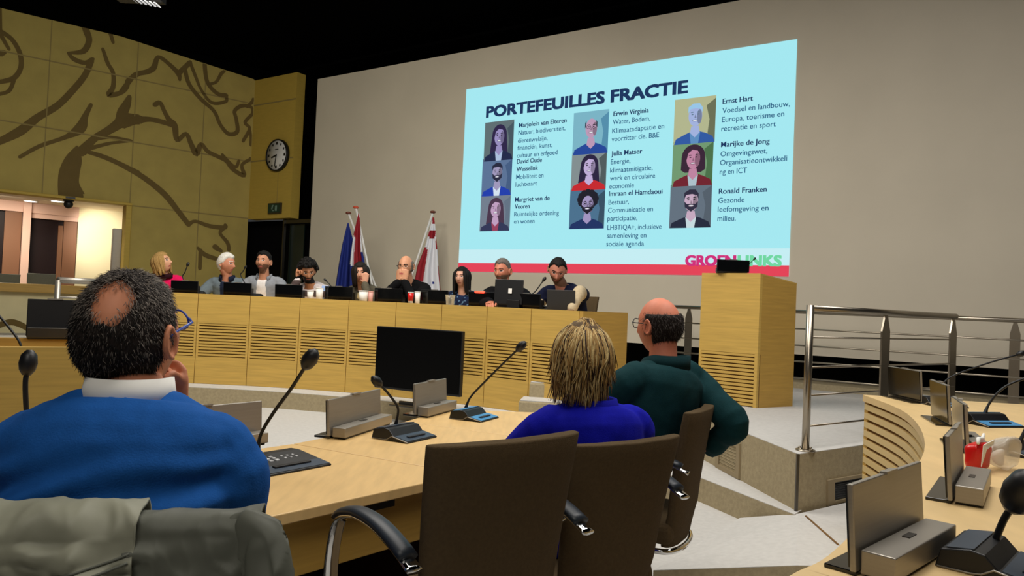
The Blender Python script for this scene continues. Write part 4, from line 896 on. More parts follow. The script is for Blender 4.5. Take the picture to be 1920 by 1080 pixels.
pr_ = on_desk(881, .17); zr_ = at_d(881, 547, pr_.y).z
b = MB(); hr = local(tq.location, tq.rotation_euler.z, V((pr_.x, pr_.y, zr_))); b.tube([hr+V((-.045, 0, 0)), hr+V((.045, 0, 0))], .012, 10, round_ends=True); b.build('light_ring', MT['red_led'], tq)
# cups, glass and cans on the presidium rim
def cup(px, py, D_back, r, h, m_, label, name='paper_cup', cat='cup', band=None):
    p = on_desk(px, D_back); p.z = ZD; z = at_d(px, py, p.y).z; h = max(h, z-ZD)
    t = thing(name, label, cat, p, 0, 'drinks on the presidium')
    b = MB(); b.lathe([(r*.75, 0), (r, h), (r*.9, h), (r*.68, .01)], 18); b.build('wall', m_, t)
    if band: b = MB(); b.lathe([(r*.93, h*.35), (r*1.02, h*.95), (r*.98, h*.95), (r*.9, h*.35)], 18); b.build('band', band, t)
    b = MB(); b.lathe([(r*1.06, h-.004), (r*1.06, h+.004), (r*.94, h+.004), (r*.94, h-.004)], 18); b.build('rim', m_, t)
cup(573, 545, .10, .035, .10, MT['paper'], 'white cup in front of the curly haired man, left one')
cup(587, 540, .14, .04, .12, MT['paper'], 'white cup in front of the curly haired man, right one')
cup(672, 545, .10, .05, .10, MT['paper'], 'white cup beside the cardigan woman\'s elbow')
cup(681, 546, .15, .03, .10, mat('pink_paper', (226, 170, 160), .7), 'pinkish cup right behind the white one at the cardigan woman')
cup(762, 548, .08, .03, .10, MT['paper'], 'red and white cup before the man in black', band=MT['red'])
cup(771, 547, .12, .03, .10, MT['paper'], 'plain white cup right of the red and white one')
cup(834, 553, .10, .05, .08, MT['glass'], 'clear drinking glass left of the dark haired woman', 'drinking_glass', 'glass')
# lectern display and microphone
Lp, Lfx, Lny, LZ = LECT
c = Lp-V((0, 0, 0))+Lfx*.24+Lny*.12; 
a, e = at_d(1343, 512, c.y), at_d(1404, 512, c.y)
zt_ = at_d(1373, 486, c.y).z
display(a, e, zt_-(Lp.z+LZ)-.03, 'black display on top of the lectern', Lny, .06, .04, False, True, z=Lp.z+LZ+.012)
p = at_d(1400, 512, c.y+.12); p.z = Lp.z+LZ-.01
microphone(p, yaw_of(Lfx), [p+V((0, 0, .03)), at_d(1404, 497, p.y), at_d(1413, 487, p.y)], 'short microphone on the lectern in front of the green letters', sc=.5, head_r=.02)
# ------------------------------------------------------------------ packets on the right desk
t = thing('candy_bag', 'crumpled red and white packet on the right desk', 'packet', at_z(1832, 882, ZR), R(35)); t.scale = (KR, KR, KR)
b = MB(); random.seed(3)
def crumple(p, f=14, a=.014): n = noise.noise_vector(p*f); return p+n*a
b.ball((0, 0, 0), 1, 30, 22, None, 0, lambda p: crumple(V((math.copysign(abs(p.x)**.45, p.x)*.062, math.copysign(abs(p.y)**.6, p.y)*.032, .058+math.copysign(abs(p.z)**.5, p.z)*.056)), 22, .009)); b.build('packet', MT['red'], t)
b = MB(); b.add([(-.07, -.045, .03), (-.06, -.047, .115), (.065, -.035, .125), (.07, -.03, .105), (-.04, -.05, .095)], [(0, 4, 1), (1, 4, 3, 2)]); o = b.build('white_stripe', MT['paper'], t); o.modifiers.new('thickness', 'SOLIDIFY').thickness = .003
b = MB(); b.tube([(-.07, -.03, .12), (-.02, -.01, .13), (.04, 0, .125), (.075, .01, .14)], [.006, .009, .008, .005], 8); b.build('crimped_edge', MT['paper'], t)
t = thing('plastic_bag', 'clear crumpled plastic bag right of the red packet', 'bag', at_z(1878, 880, ZR), R(20)); t.scale = (KR, KR, KR)
b = MB(); b.ball((0, 0, .065), (.085, .05, .068), 26, 18, None, 0, lambda p: crumple(p, 18, .022)); b.build('film', MT['clear'], t)
b = MB(); b.ball((-.02, .0, .05), (.03, .02, .035), 12, 8, None, 0, lambda p: crumple(p, 25, .01)); b.build('contents', MT['paper'], t)
for i, (px, py, lab) in enumerate(((1815, 842, 'small black gadget left behind the red packet'), (1838, 846, 'small black gadget right behind the red packet'))):
    t = thing('gadget', lab, 'gadget', at_z(px, py, ZR), R(20+30*i)); t.scale = (KR, KR, KR)
    b = MB(); b.box((0, 0, .03), (.05, .03, .06)); b.build('body', MT['black_plastic'], t, .008); b = MB(); b.box((0, 0, .063), (.03, .02, .012)); b.build('cap', MT['black_gloss'], t, .004)

# ------------------------------------------------------------------ swivel armchairs
def chair(loc, face, label, recline=8, z_top=.97, z_seat=.47, group='brown swivel armchairs', mats_=None, wtop=.47, arms=True):
    fab = mats_ or MT['fabric']
    t = thing('swivel_chair', label, 'chair', loc, yaw_of(face), group)
    b = MB(); k = 12; rings = []
    for i in range(k+1):
        f = i/k; z = lerp(z_seat-.10, z_top, f); wd = lerp(.37, wtop, f**.8)/2
        y = -.20-.03*sin(f*pi)*0-math.tan(R(recline))*(z-z_seat)-.035*(1-f)**3+.05*max(0, .25-f)*2
        th = .026 if f < .96 else .024
        ring = []
        for j in range(28):
            a = 2*pi*j/28; ca, sa = cos(a), sin(a)
            x = math.copysign(abs(ca)**.35, ca)*wd; yy = math.copysign(abs(sa)**.5, sa)*th
            ring.append((x, y+yy+.035*(x/wd)**2*(wd/.23), z))
        rings.append(ring)
    vs = [p for r in rings for p in r]; n = 28
    fs = [(i*n+j, i*n+(j+1) % n, (i+1)*n+(j+1) % n, (i+1)*n+j) for i in range(k) for j in range(n)]+[list(range(n))[::-1], list(range(k*n, (k+1)*n))]
    b.add(vs, fs, 0, True); o = b.build('backrest', fab, t, .008)
    b = MB(); b.box((0, .03, z_seat-.04), (.44, .46, .09)); b.build('seat', fab, t, .03, 3)
    b = MB(); pts = [(.19*cos(a), -.155-.07*sin(a)+.0, z_seat-.115) for a in [pi*i/12 for i in range(13)]]; b.tube([(.2, .1, z_seat-.115)]+pts+[(-.2, .1, z_seat-.115)], .012, 8); b.build('seat_rim', MT['chrome'], t)
    if arms:
        for s in (-1, 1):
            zz = z_seat+.28
            P_ = spline([(s*.22, .14, z_seat-.06), (s*.26, .16, z_seat+.06), (s*.268, .12, zz-.05), (s*.27, .03, zz), (s*.27, -.08, zz+.005), (s*.27, -.18, zz-.015), (s*.268, -.27, zz-.05)], 5)
            b = MB(); b.tube(P_, .021, 12, ry=[.008], up=(0, -1, 0)); a_ = b.build('armrest', MT['chrome'], t)
            b = MB(); q = [p+V((0, 0, .010)) for p in P_[11:-2]]; b.tube(q, .026, 12, ry=[.013], up=(0, 0, 1)); b.build('arm_pad', MT['pad'], a_)
    b = MB(); b.tube([(0, 0, .08), (0, 0, z_seat-.085)], .028, 14); b.build('column', MT['chrome'], t)
    b = MB(); b.tube([(0, 0, .06), (0, 0, .115)], .045, 14)
    for i in range(5):
        a = 2*pi*i/5+.3; b.tube([(0, 0, .10), (.3*cos(a), .3*sin(a), .075)], [.026, .016], 8)
    b.build('base', MT['chrome'], t)
    for i in range(5):
        a = 2*pi*i/5+.3; b = MB(); b.tube([(.3*cos(a)-.012*sin(a), .3*sin(a)+.012*cos(a), .032), (.3*cos(a)+.012*sin(a), .3*sin(a)-.012*cos(a), .032)], .03, 12); b.tube([(.3*cos(a), .3*sin(a), .05), (.3*cos(a), .3*sin(a), .085)], .008, 6); b.build('caster', MT['black_plastic'], t)
    return t
def chair_from_back(A, Bq, face, z_top, label, recline=8, **k):
    c = (V(A)+V(Bq))/2; f = V(face).normalized(); zs = k.get('z_seat', .49)
    off = .20+math.tan(R(recline))*(z_top-zs)
    return chair((c.x+f.x*off, c.y+f.y*off, 0), face, label, recline, z_top, **k)
CH1 = chair_from_back(at_d(822, 838, 1.67), at_d(1095, 812, 1.95), (-.62, .78, 0), 1.0, 'empty brown fabric armchair nearest the camera', 9, z_seat=.50, wtop=.47)
CH2 = chair_from_back(at_d(1082, 838, 2.13), at_d(1292, 814, 2.39), (-.60, .80, 0), .93, 'brown armchair behind the blonde woman in blue', 12, z_seat=.49, wtop=.46)
CH3 = chair_from_back(at_d(1300, 775, 2.95), at_d(1347, 765, 3.32), (-.90, .42, 0), .93, 'brown armchair of the bald man in the dark green jumper', 10, z_seat=.47)
# blue sweater man's chair with the jacket over it
BF = V((-.22, .975, 0)).normalized()
CH0 = chair_from_back(at_d(-40, 980, 1.13), at_d(497, 950, 1.10), BF, .955, 'chair under the grey jacket behind the blue sweater man', 6, z_seat=.47, arms=False)
for i, (px, lab) in enumerate(((14, 'grey upholstered chair behind the left wall opening, cut by the frame'), (90, 'grey upholstered chair behind the left wall opening, below the dark door'))):
    p = LM @ V((ll(px, 520)[0]+.05*i, .62, ZP)); zt_ = at_d(px, 514, p.y).z-ZP
    chair((p.x, p.y, ZP), (-LN.x, -LN.y, 0), lab, 10, max(zt_, .9), .5, 'grey gallery chairs', MT['fabric_grey'], .42, False)
# ------------------------------------------------------------------ people
def g(v, c, w_): return math.exp(-((v-c)/w_)**2)
def head_pt(p, female=False):
    x, y, z = p.x, p.y, p.z
    X, Y, Z = .0765*x, .097*y, .115*z
    lo = sstep(.05, -.95, z)
    X *= 1-.30*lo**1.3
    if y > 0: X *= 1-.10*y; Y *= 1+.02*lo
    else: Y *= 1-.42*lo
    if z > .5: X *= 1-.05*(z-.5)
    if y > 0:
        f = y
        Y += f*(.023*g(X, 0, .0105)*(sstep(.026, -.026, Z)*sstep(-.046, -.030, Z))+.006*g(X, 0, .018)*g(Z, -.03, .014))
        Y -= f*.012*g(abs(X), .031, .015)*g(Z, .012, .012)
        Y += f*.005*g(Z, .032, .010)*g(X, 0, .05)
        Y += f*(.007*g(Z, -.056, .006)*g(X, 0, .022)+.007*g(Z, -.069, .006)*g(X, 0, .019)-.004*g(Z, -.0625, .0025)*g(X, 0, .026))
        Y += f*(.010*g(Z, -.098, .016)*g(X, 0, .022))
        Y += f*.004*g(abs(X), .045, .016)*g(Z, -.018, .018)
    return V((X, Y, Z))
def remesh(mb, voxel, smooth=3, fac=.5):
    me = mb.mesh('raw'); o = bpy.data.objects.new('raw', me); COL.objects.link(o)
    r = o.modifiers.new('r', 'REMESH'); r.mode = 'VOXEL'; r.voxel_size = voxel; r.use_smooth_shade = True
    if smooth: s = o.modifiers.new('s', 'SMOOTH'); s.iterations = smooth; s.factor = fac
    dg = bpy.context.evaluated_depsgraph_get(); dg.update()
    out = bpy.data.meshes.new_from_object(o.evaluated_get(dg)); bpy.data.objects.remove(o); bpy.data.meshes.remove(me)
    out.materials.clear(); out.polygons.foreach_set('use_smooth', [True]*len(out.polygons)); return out
def ik(S, W, a, b, pole):
    d = W-S; L_ = min(d.length, (a+b)*.995); d = d.normalized()
    x = (a*a-b*b+L_*L_)/(2*L_); h = math.sqrt(max(a*a-x*x, 0)); p = V(pole); p = (p-d*p.dot(d))
    p = p.normalized() if p.length > 1e-4 else d.orthogonal(); return S+d*x+p*h, S+d*L_
def hand(mb, w, d, pn, side, curl=.6, s=1.0, spread=.1, thumb_in=.5):
    """palm and five bent fingers; d = wrist-to-knuckle direction, pn = palm normal, side = direction of the thumb"""
    d = V(d).normalized(); pn = V(pn); pn = (pn-d*pn.dot(d)).normalized(); u = V(side); u = (u-d*u.dot(d)-pn*u.dot(pn)).normalized()
    w = V(w)
    mb.tube([w-d*.02*s, w+d*.015*s, w+d*.05*s, w+d*.088*s], [.026*s, .031*s, .040*s, .041*s], 12, ry=[.021*s, .019*s, .016*s, .013*s], up=pn, round_ends=True)
    for i, (off, l_, r) in enumerate(((.030, .95, .0088), (.010, 1.05, .0092), (-.011, .98, .0088), (-.030, .78, .0078))):
        p = w+d*(.085-abs(off)*.15)*s+u*off*s; dd = (d+u*(off*spread*8)).normalized(); P_ = [p-dd*.02*s, p]; a = 0
        for k, seg in enumerate((.044, .027, .021)):
            a += curl*(.75, 1.0, .75)[k]*(1+.06*i); q = dd*cos(a)+pn*sin(a); p = p+q*seg*l_*s; P_.append(p)
        mb.tube(spline(P_, 3), [r*s*lerp(1.05, .82, j/12) for j in range(13)], 9, round_ends=True)
    b0 = w+d*.022*s+u*.028*s; t1 = b0+(u*.75+d*.6+pn*.35).normalized()*.038*s; t2 = t1+(d*.9+u*(.45-thumb_in)+pn*.3).normalized()*.030*s; t3 = t2+(d*.9+pn*.45-u*thumb_in*.5).normalized()*.024*s
    mb.tube(spline([b0-u*.012*s, b0, t1, t2, t3], 3), [.014*s]*4+[.0125*s]*3+[.0105*s]*3+[.0098*s]*3, 9, round_ends=True)
SK = {}
def skinm(rgb):
    if rgb not in SK: SK[rgb] = mat('skin', rgb, .55, var=.08, vscale=30, spec=.35)
    return SK[rgb]
LIP = mat('lip', (170, 88, 82), .45); EYEM = mat('eye_dark', (38, 28, 24), .3); EYEW = mat('eye_white', (214, 206, 198), .3)
def hairm(name, rgb): return mat(name, rgb, .65, var=.3, vscale=60, stretch=(3, 3, 1), bump=.4, bscale=240, spec=.25)
HAIR = {k: hairm(k+'_hair', v) for k, v in dict(black=(20, 17, 16), stubble=(120, 84, 64), dark=(34, 25, 21), brown=(64, 44, 32), blond=(176, 140, 84), blond_light=(222, 196, 138), blond_dark=(104, 82, 54), white=(228, 224, 216), grey=(112, 104, 98), grey_light=(158, 148, 138), beard=(120, 96, 80)).items()}
def hl_default(p): 
    y = p.y; z0 = .60 if y > .55 else lerp(.0, .60, sstep(-.05, .55, y)) if y > -.05 else lerp(-.62, .0, sstep(-.55, -.05, y))
    return sstep(z0-.06, z0+.06, p.z)
def hl_high(p):
    y = p.y; z0 = .70-.10*g(p.x, 0, .16) if y > .5 else lerp(.02, .66, sstep(-.05, .5, y)) if y > -.05 else lerp(-.62, .02, sstep(-.55, -.05, y))
    return sstep(z0-.05, z0+.05, p.z+.05*noise.noise(p*9))
def hair_shell(hc, HR, s, thick, mask=hl_default, nz=.006, nf=22, vol=None, nu=44, nv=30):
    b = MB()
    def fn(p):
        q = head_pt(p); m = mask(p); t = thick if not vol else vol(p)*thick
        n_ = noise.noise(p*nf*.35)*.6+noise.noise(p*nf)*.4
        q = q+p*(t+nz*n_)*m-p*.014*(1-m)
        return hc+HR @ (q*s)
    b.ball((0, 0, 0), 1, nu, nv, None, 0, fn); return b
def lock(b, hc, HR, s, az, z0, z1, out0, out1, r, wob=0, mi=0, fwd=0, crown=None, k=9, flick=0):
    """one lock of hair from height z0 to z1 (head units) at azimuth az (0 = face, pi = back)"""
    P_ = []
    for i in range(k):
        f = i/(k-1); z = lerp(z0, z1, f); a = az+wob*sin(f*3+az*5)
        zz = max(min(z/.115, .97), -.99); c = math.sqrt(1-min(zz, .97)**2) if zz > 0 else 1
        base = head_pt(V((sin(a)*c, cos(a)*c, max(zz, -.2))).normalized()) if zz > -.2 else head_pt(V((sin(a), cos(a), -.2)).normalized())
        o = lerp(out0, out1, f)+flick*f**4
        P_.append(hc+HR @ (V((base.x+sin(a)*o, base.y+cos(a)*o+fwd*f, z))*s))
    if crown and z0 > .09: P_.insert(0, hc+HR @ (V((crown[0], crown[1], .115+out0*.8))*s)); k += 1
    b.tube(P_, [r*(.5 if i == 0 else 1)*lerp(1, .35, (i/(k-1))**2) for i in range(k)], 6, mi)
def person(label, hc, body, face, pitch, tilt, fz, skin, shirt, hair=None, s=1.0, hipback=.10, nbo=(0, -.045, -.165), L=None, Rr=None, lay=None, shirt_mats=None, beard=None, brow='dark', vox=.005, svox=.009, sleeve=1.0, wr=.004, trousers=(36, 38, 48), shw=.185, group=None, bulk=1.0, legs=True, wrf=14, fold=None, hipoff=(0, 0), shz=-.078):
    hc = V(hc); body = V((body[0], body[1], 0)).normalized(); face = V((face[0], face[1], 0)).normalized()
    HR = M.Rotation(yaw_of(face), 3, 'Z') @ M.Rotation(R(pitch), 3, 'X') @ M.Rotation(R(tilt), 3, 'Y')
    BR_ = M.Rotation(yaw_of(body), 3, 'Z')
    nb = hc+BR_ @ (V(nbo)*s); hip = V((nb.x, nb.y, 0))-body*hipback; hip.z = fz+.55; hip += V((hipoff[0], hipoff[1], 0))
    root = V((hip.x, hip.y, fz))
    spine = [hip+V((0, 0, -.06)), hip+V((0, 0, .05)), hip.lerp(nb, .45)-body*.025*s, hip.lerp(nb, .8)-body*.02*s, nb]
    sp = spline(spine, 5); n = len(sp)
    T_ = [(0, .150, .11), (.12, .168, .128), (.3, .160, .120), (.5, .160, .118), (.66, .174, .122), (.8, .178, .118), (.88, .160, .104), (.95, .115, .080), (1, .068, .064)]
    def tor(f, d):
        for i in range(len(T_)-1):
            if f <= T_[i+1][0]: u = (f-T_[i][0])/(T_[i+1][0]-T_[i][0]); return (lerp(T_[i][1], T_[i+1][1], u)*s*bulk+d, lerp(T_[i][2], T_[i+1][2], u)*s*bulk+d)
        return (T_[-1][1]*s+d, T_[-1][2]*s+d)
    def torso(mb, d, upto=1.0):
        m = int(n*upto); rr = [tor(i/(n-1), d) for i in range(m)]
        mb.tube(sp[:m], [q[0] for q in rr], 26, ry=[q[1] for q in rr], up=body, round_ends=False)
    up_ = (nb-hip).normalized(); B = lambda x, y, z: nb+BR_ @ (V((x, y, 0))*s)+up_*(z*s)
    arms = []
    for sd, spec in ((-1, L), (1, Rr)):
        S = B(sd*shw*bulk, -.012, shz)
        if spec is None: spec = dict(w=B(sd*.16, .36, -.40), pole=(BR_ @ V((sd*.6, -.3, -.6))))
        W = spec['w'](B, lambda x, y, z: hc+HR @ (V((x, y, z))*s)) if callable(spec['w']) else V(spec['w'])
        pole = spec.get('pole', (.6, -.2, -1)); pole = BR_ @ V(pole) if isinstance(pole, tuple) else V(pole)
        E, W = ik(S, W, .30*s, .255*s, pole)
        if spec.get('e'): E = spec['e'](B, lambda x, y, z: hc+HR @ (V((x, y, z))*s))
        arms.append((sd, S, E, W, spec))
    # body: one continuous skin surface
    mb = MB(); torso(mb, -.018)
    mb.tube([nb-up_*.04, nb+(hc-nb)*.25, hc+HR @ (V((0, -.022, -.065))*s), hc+HR @ (V((0, -.018, -.01))*s)], [.062*s, .056*s, .055*s, .05*s], 16, round_ends=True)
    mb.ball((0, 0, 0), 1, 64, 52, None, 0, lambda p: hc+HR @ (head_pt(p)*s))
    for sd in (-1, 1):
        e = M.Rotation(R(-12)*1, 3, 'X') @ M.Rotation(R(22)*sd, 3, 'Z')
        mb.ball((0, 0, 0), 1, 14, 10, None, 0, lambda p: hc+HR @ ((V((sd*.0775, -.012, -.004))+e @ V((p.x*.0075, p.y*.019, p.z*.033*(1-.15*(p.z < 0)))))*s))
        ring = [V((sd*.084, -.012+.019*cos(a), -.002+.031*sin(a)*(1 if sin(a) > 0 else .85))) for a in [2*pi*i/14 for i in range(15)]]
        mb.tube([hc+HR @ (V((q.x+sd*(.006 if q.y < -.012 else 0), q.y, q.z))*s) for q in ring], .0048*s, 6)
    for sd, S, E, W, spec in arms:
        mb.tube(spline([S-up_*0+(nb-S)*.25, S, S.lerp(E, .5), E, E.lerp(W, .35), W], 4), [x*s for x in [.045]*5+[.046]*4+[.043]*4+[.038]*4+[.037]*3+[.026]], 12, round_ends=True)
        hd = spec.get('hd'); hd = (BR_ @ V(hd)) if isinstance(hd, tuple) else (hd if hd else (W-E).normalized())
        pn = spec.get('pn', (0, 0, -1)); pn = BR_ @ V(pn) if isinstance(pn, tuple) else pn
        th = spec.get('th', (-sd, 0, 0)); th = BR_ @ V(th) if isinstance(th, tuple) else th
        if spec.get('hand', True): hand(mb, W+hd*.012, hd, pn, th, spec.get('curl', .35), s, thumb_in=spec.get('ti', .5))
    me = remesh(mb, vox, 2, .4)
    IH = HR.transposed(); ms = [skinm(skin), LIP, EYEM, HAIR[brow], HAIR[beard] if beard else skinm(skin), EYEW]
    for p in me.polygons:
        q = IH @ (V(p.center)-hc)/s; mi = 0
        if abs(q.z) < .125 and q.y > .03:
            if abs(q.x) < .022 and -.070 < q.z < -.054 and q.y > .07: mi = 1
            elif (abs(abs(q.x)-.031)/.0145)**2+((q.z-.011)/.0068)**2 < 1: mi = 2 if abs(abs(q.x)-.031) < .0085 else 5
            elif .013 < abs(q.x) < .048 and .029-1.2*max(0, abs(q.x)-.036)**1.2 < q.z < .036-1.2*max(0, abs(q.x)-.036)**1.2 and q.y > .05: mi = 3
        if beard and mi == 0 and q.y > .0 and q.z < -.030-.02*g(q.x, 0, .02)+.0 and q.z > -.13 and not (abs(q.x) < .028 and q.z > -.045 and q.y > .08) : mi = 4
        if beard and mi == 0 and abs(q.x) < .03 and -.052 < q.z < -.042 and q.y > .07: mi = 4
        p.material_index = mi
    t = thing('person', label, 'person', root, 0, group); tr = M.Translation(-root)
    me.name = 'body'; me.transform(tr); obj('body', me, ms, t)
    # clothes
    cb = MB(); torso(cb, .010, .97)
    for sd, S, E, W, spec in arms:
        c0_ = B(sd*.06, -.008, -.03)
        Wc = E.lerp(W, sleeve) if sleeve < 1 else W
        cb.tube(spline([c0_, c0_.lerp(S, .6)+up_*.012*s, S+up_*.004, S.lerp(E, .5), E, E.lerp(Wc, .5), Wc], 4), [x*s*bulk for x in [.052]*4+[.062]*4+[.066]*4+[.060]*4+[.055]*4+[.048]*4+[.040]], 16, round_ends=True)
    cm = remesh(cb, svox, 5, .6)
    nrm = [v.normal.copy() for v in cm.vertices]
    for v, nn_ in zip(cm.vertices, nrm):
        p = V(v.co); d_ = wr*(noise.noise(V((p.x, p.y, p.z*.55))*wrf)+.5*noise.noise(p*wrf*2.1))
        if fold: d_ += fold(p, B, nb)
        v.co = p+nn_*d_
    IB = BR_.transposed()
    smats = shirt_mats or [shirt]
    if lay:
        for p in cm.polygons:
            q = IB @ (V(p.center)-nb)/s; w_ = -1
            dmin = min(((V(p.center)-(E.lerp(W, .5))).length, i) for i, (sd, S, E, W, _) in enumerate(arms))
            p.material_index = lay(q, dmin[0], V(p.center))
    cm.name = 'shirt'; cm.transform(tr); obj('shirt', cm, smats, t)
    # legs under the desk
    if legs:
        lb_ = MB()
        for sd in (-1, 1):
            h_ = hip+BR_ @ V((sd*.09, .02, -.03)); k_ = hip+BR_ @ V((sd*.12, .43, -.03)); a_ = V((k_.x, k_.y, fz+.09))-body*.02
            lb_.tube(spline([h_, h_.lerp(k_, .5), k_, k_.lerp(a_, .5), a_], 4), [.085]*5+[.075]*4+[.062]*4+[.055]*3+[.05], 14, round_ends=True)
            f_ = MB(); f_.tube([V((a_.x, a_.y, fz+.045))-body*.06, V((a_.x, a_.y, fz+.045))+body*.08, V((a_.x, a_.y, fz+.03))+body*.18], [.04, .045, .035], 12, ry=[.042, .04, .028], round_ends=True)
            f_.v = [tuple(tr @ V(p)) for p in f_.v]; f_.build('shoe', MT['black_plastic'], t)
        lb_.v = [tuple(tr @ V(p)) for p in lb_.v]; lb_.build('trousers', mat('trouser_cloth', trousers, .9), t)
    def child(b, name, ms_): b.v = [tuple(tr @ V(p)) for p in b.v]; return b.build(name, ms_, t)
    if hair: hair(child, hc, HR, s)
    return dict(root=t, child=child, hc=hc, HR=HR, nb=nb, B=B, s=s, up=up_, BR=BR_, arms=arms, body=body)
def collar(P, r, h, m_, name='collar', open_=0.0, drop=.0, thick=.006, z=0.0):
    b = MB(); nb, up_, BR_, s = P['nb'], P['up'], P['BR'], P['s']; n = 28; rings = []
    for k in range(4):
        pass
    a0 = open_; pts = []
    for i in range(n+1):
        a = lerp(a0, 2*pi-a0, i/n); q = BR_ @ V((sin(a), cos(a), 0))
        pts.append((q, sstep(.0, 1, abs(cos(a/2)) if True else 0)))
    vs = []
    for q, f in pts:
        for (rr, zz) in ((r, z), (r*.93, z+h), (r*.93+thick, z+h), (r+thick*1.5, z)):
            vs.append(nb+q*(rr*s)+up_*((zz-drop*max(0, q.dot(P['body'])))*s))
    fs = []
    for i in range(n):
        for j in range(4): fs.append((i*4+j, i*4+(j+1) % 4, (i+1)*4+(j+1) % 4, (i+1)*4+j))
    fs += [(0, 1, 2, 3), (n*4+3, n*4+2, n*4+1, n*4)]
    b.add(vs, fs, 0, True); return P['child'](b, name, m_)
def glasses(P, m_, lens=.024, name='glasses'):
    b = MB(); H_ = lambda x, y, z: P['hc']+P['HR'] @ (V((x, y, z))*P['s'])
    for sd in (-1, 1):
        b.tube([H_(sd*.034+lens*1.05*cos(a), .098-.010*abs(cos(a)*sd+.0), .010+lens*.78*sin(a)) for a in [2*pi*i/18 for i in range(19)]], .0022, 6)
        b.tube([H_(sd*.059, .092, .014), H_(sd*.078, .07, .014), H_(sd*.083, .0, .012), H_(sd*.082, -.022, .002)], .0026, 6)
    b.tube([H_(-.010, .104, .012), H_(.010, .104, .012)], .002, 6); return P['child'](b, name, m_)
def long_hair(m_, length, thick=.022, n=46, a_min=.75, r=.020, wob=.05, seed=1, out=.012, mask=None, jag=.03):
    def f(child, hc, HR, s):
        random.seed(seed)
        b = hair_shell(hc, HR, s, thick, mask or hl_default, .006, 20)
        for i in range(n):
            az = lerp(a_min, 2*pi-a_min, (i+.5)/n)+random.uniform(-.05, .05); back = 1-abs(az-pi)/pi
            lock(b, hc, HR, s, az, .085, -length+random.uniform(-jag, jag), .010, out+random.uniform(-.004, .012), r*random.uniform(.8, 1.15), wob, 0, fwd=-.01)
        child(b, 'hair', m_)
    return f
def short_hair(m_, thick=.016, nz=.006, nf=26, mask=hl_default, vol=None):
    return lambda child, hc, HR, s: child(hair_shell(hc, HR, s, thick, mask, nz, nf, vol, 56, 40), 'hair', m_)
def seat_pos(px, py, back=.60): 
    p = arc_at(px, PRAD+back); return at_d(px, py, p.y)
def to_cam(p, yaw):          # horizontal direction from p to the viewpoint, turned by yaw (positive = towards the right of the frame)
    d = V((-p.x, -p.y, 0)).normalized(); return M.Rotation(R(yaw), 3, 'Z') @ d
def well_dir(p): return (PCN-V((p.x, p.y, 0))).normalized()
GP = 'panel members at the presidium'
def pcam(p, i, lab, fz=ZP):
    w = well_dir(p); c = V((p.x, p.y, 0))-w*.14; chair((c.x, c.y, fz), w, 'brown armchair at the presidium, '+lab, 8, .93, .46, 'presidium armchairs')
DZ = ZD+.02
def cloth(name, rgb, **k): return mat(name, rgb, .9, var=.1, vscale=40, bump=.15, bscale=300, spec=.15, **k)
# 1 woman in pink
p = seat_pos(304, 493); P = person('woman with blond hair in a bright pink sweater looking up to the right', p, well_dir(p), to_cam(p, 62), 20, 0, ZP, (214, 160, 128), cloth('pink_knit', (222, 22, 92)), long_hair(HAIR['blond'], .125, .02, 40, 1.0, .02, .06, 3, .006), .97, .12, (0, -.045, -.145))
collar(P, .082, .05, cloth('dark_scarf', (44, 16, 24)), 'scarf', 0, .02, .03, -.02); pcam(p, 0, 'behind the woman in pink')
# 2 white haired man
p = seat_pos(425, 495); P = person('white haired man in a grey blue jacket with a dark blue collar', p, well_dir(p), to_cam(p, 52), -2, 0, ZP, (196, 132, 104), cloth('grey_blue_jacket', (104, 116, 124)), short_hair(HAIR['white'], .020, .008, 24), 1.0, .10, brow='white',
  L=dict(w=lambda B, H: B(-.22, .20, -.42), pole=(-1, -.2, -.4)), Rr=dict(w=lambda B, H: B(.20, .40, -.36), pole=(1, -.2, -.5)), lay=lambda q, d, c: 1 if abs(q.x) < .055 and q.y > .05 else 0, shirt_mats=[cloth('grey_blue_jacket', (104, 116, 124)), cloth('navy_shirt', (28, 36, 56))])
collar(P, .078, .055, cloth('navy_collar', (26, 34, 54)), 'collar', .5, .03, .012, -.01); pcam(p, 1, 'behind the white haired man')
# 3 man in the grey shirt jacket
p = seat_pos(494, 492); P = person('dark haired man in a light grey shirt jacket over a white T-shirt', p, well_dir(p), to_cam(p, -24), 6, 0, ZP, (196, 138, 108), cloth('grey_overshirt', (140, 144, 152)), short_hair(HAIR['black'], .019, .010, 26, hl_high, vol=lambda q: .35+.9*sstep(.2, .75, q.z)), 1.0, .08, beard='stubble', brow='black',
  lay=lambda q, d, c: 1 if abs(q.x) < .052+.06*max(0, -q.z-.1) and q.y > .04 else 0, shirt_mats=[cloth('grey_overshirt', (140, 144, 152)), cloth('white_tee', (228, 222, 220))], L=dict(w=lambda B, H: B(-.20, .40, -.40), pole=(-1, -.2, -.5)), Rr=dict(w=lambda B, H: B(.20, .36, -.42), pole=(1, -.2, -.5)))
collar(P, .080, .050, cloth('grey_collar', (128, 132, 140)), 'collar', .7, .05, .012, -.012); pcam(p, 2, 'behind the man in the grey shirt jacket')
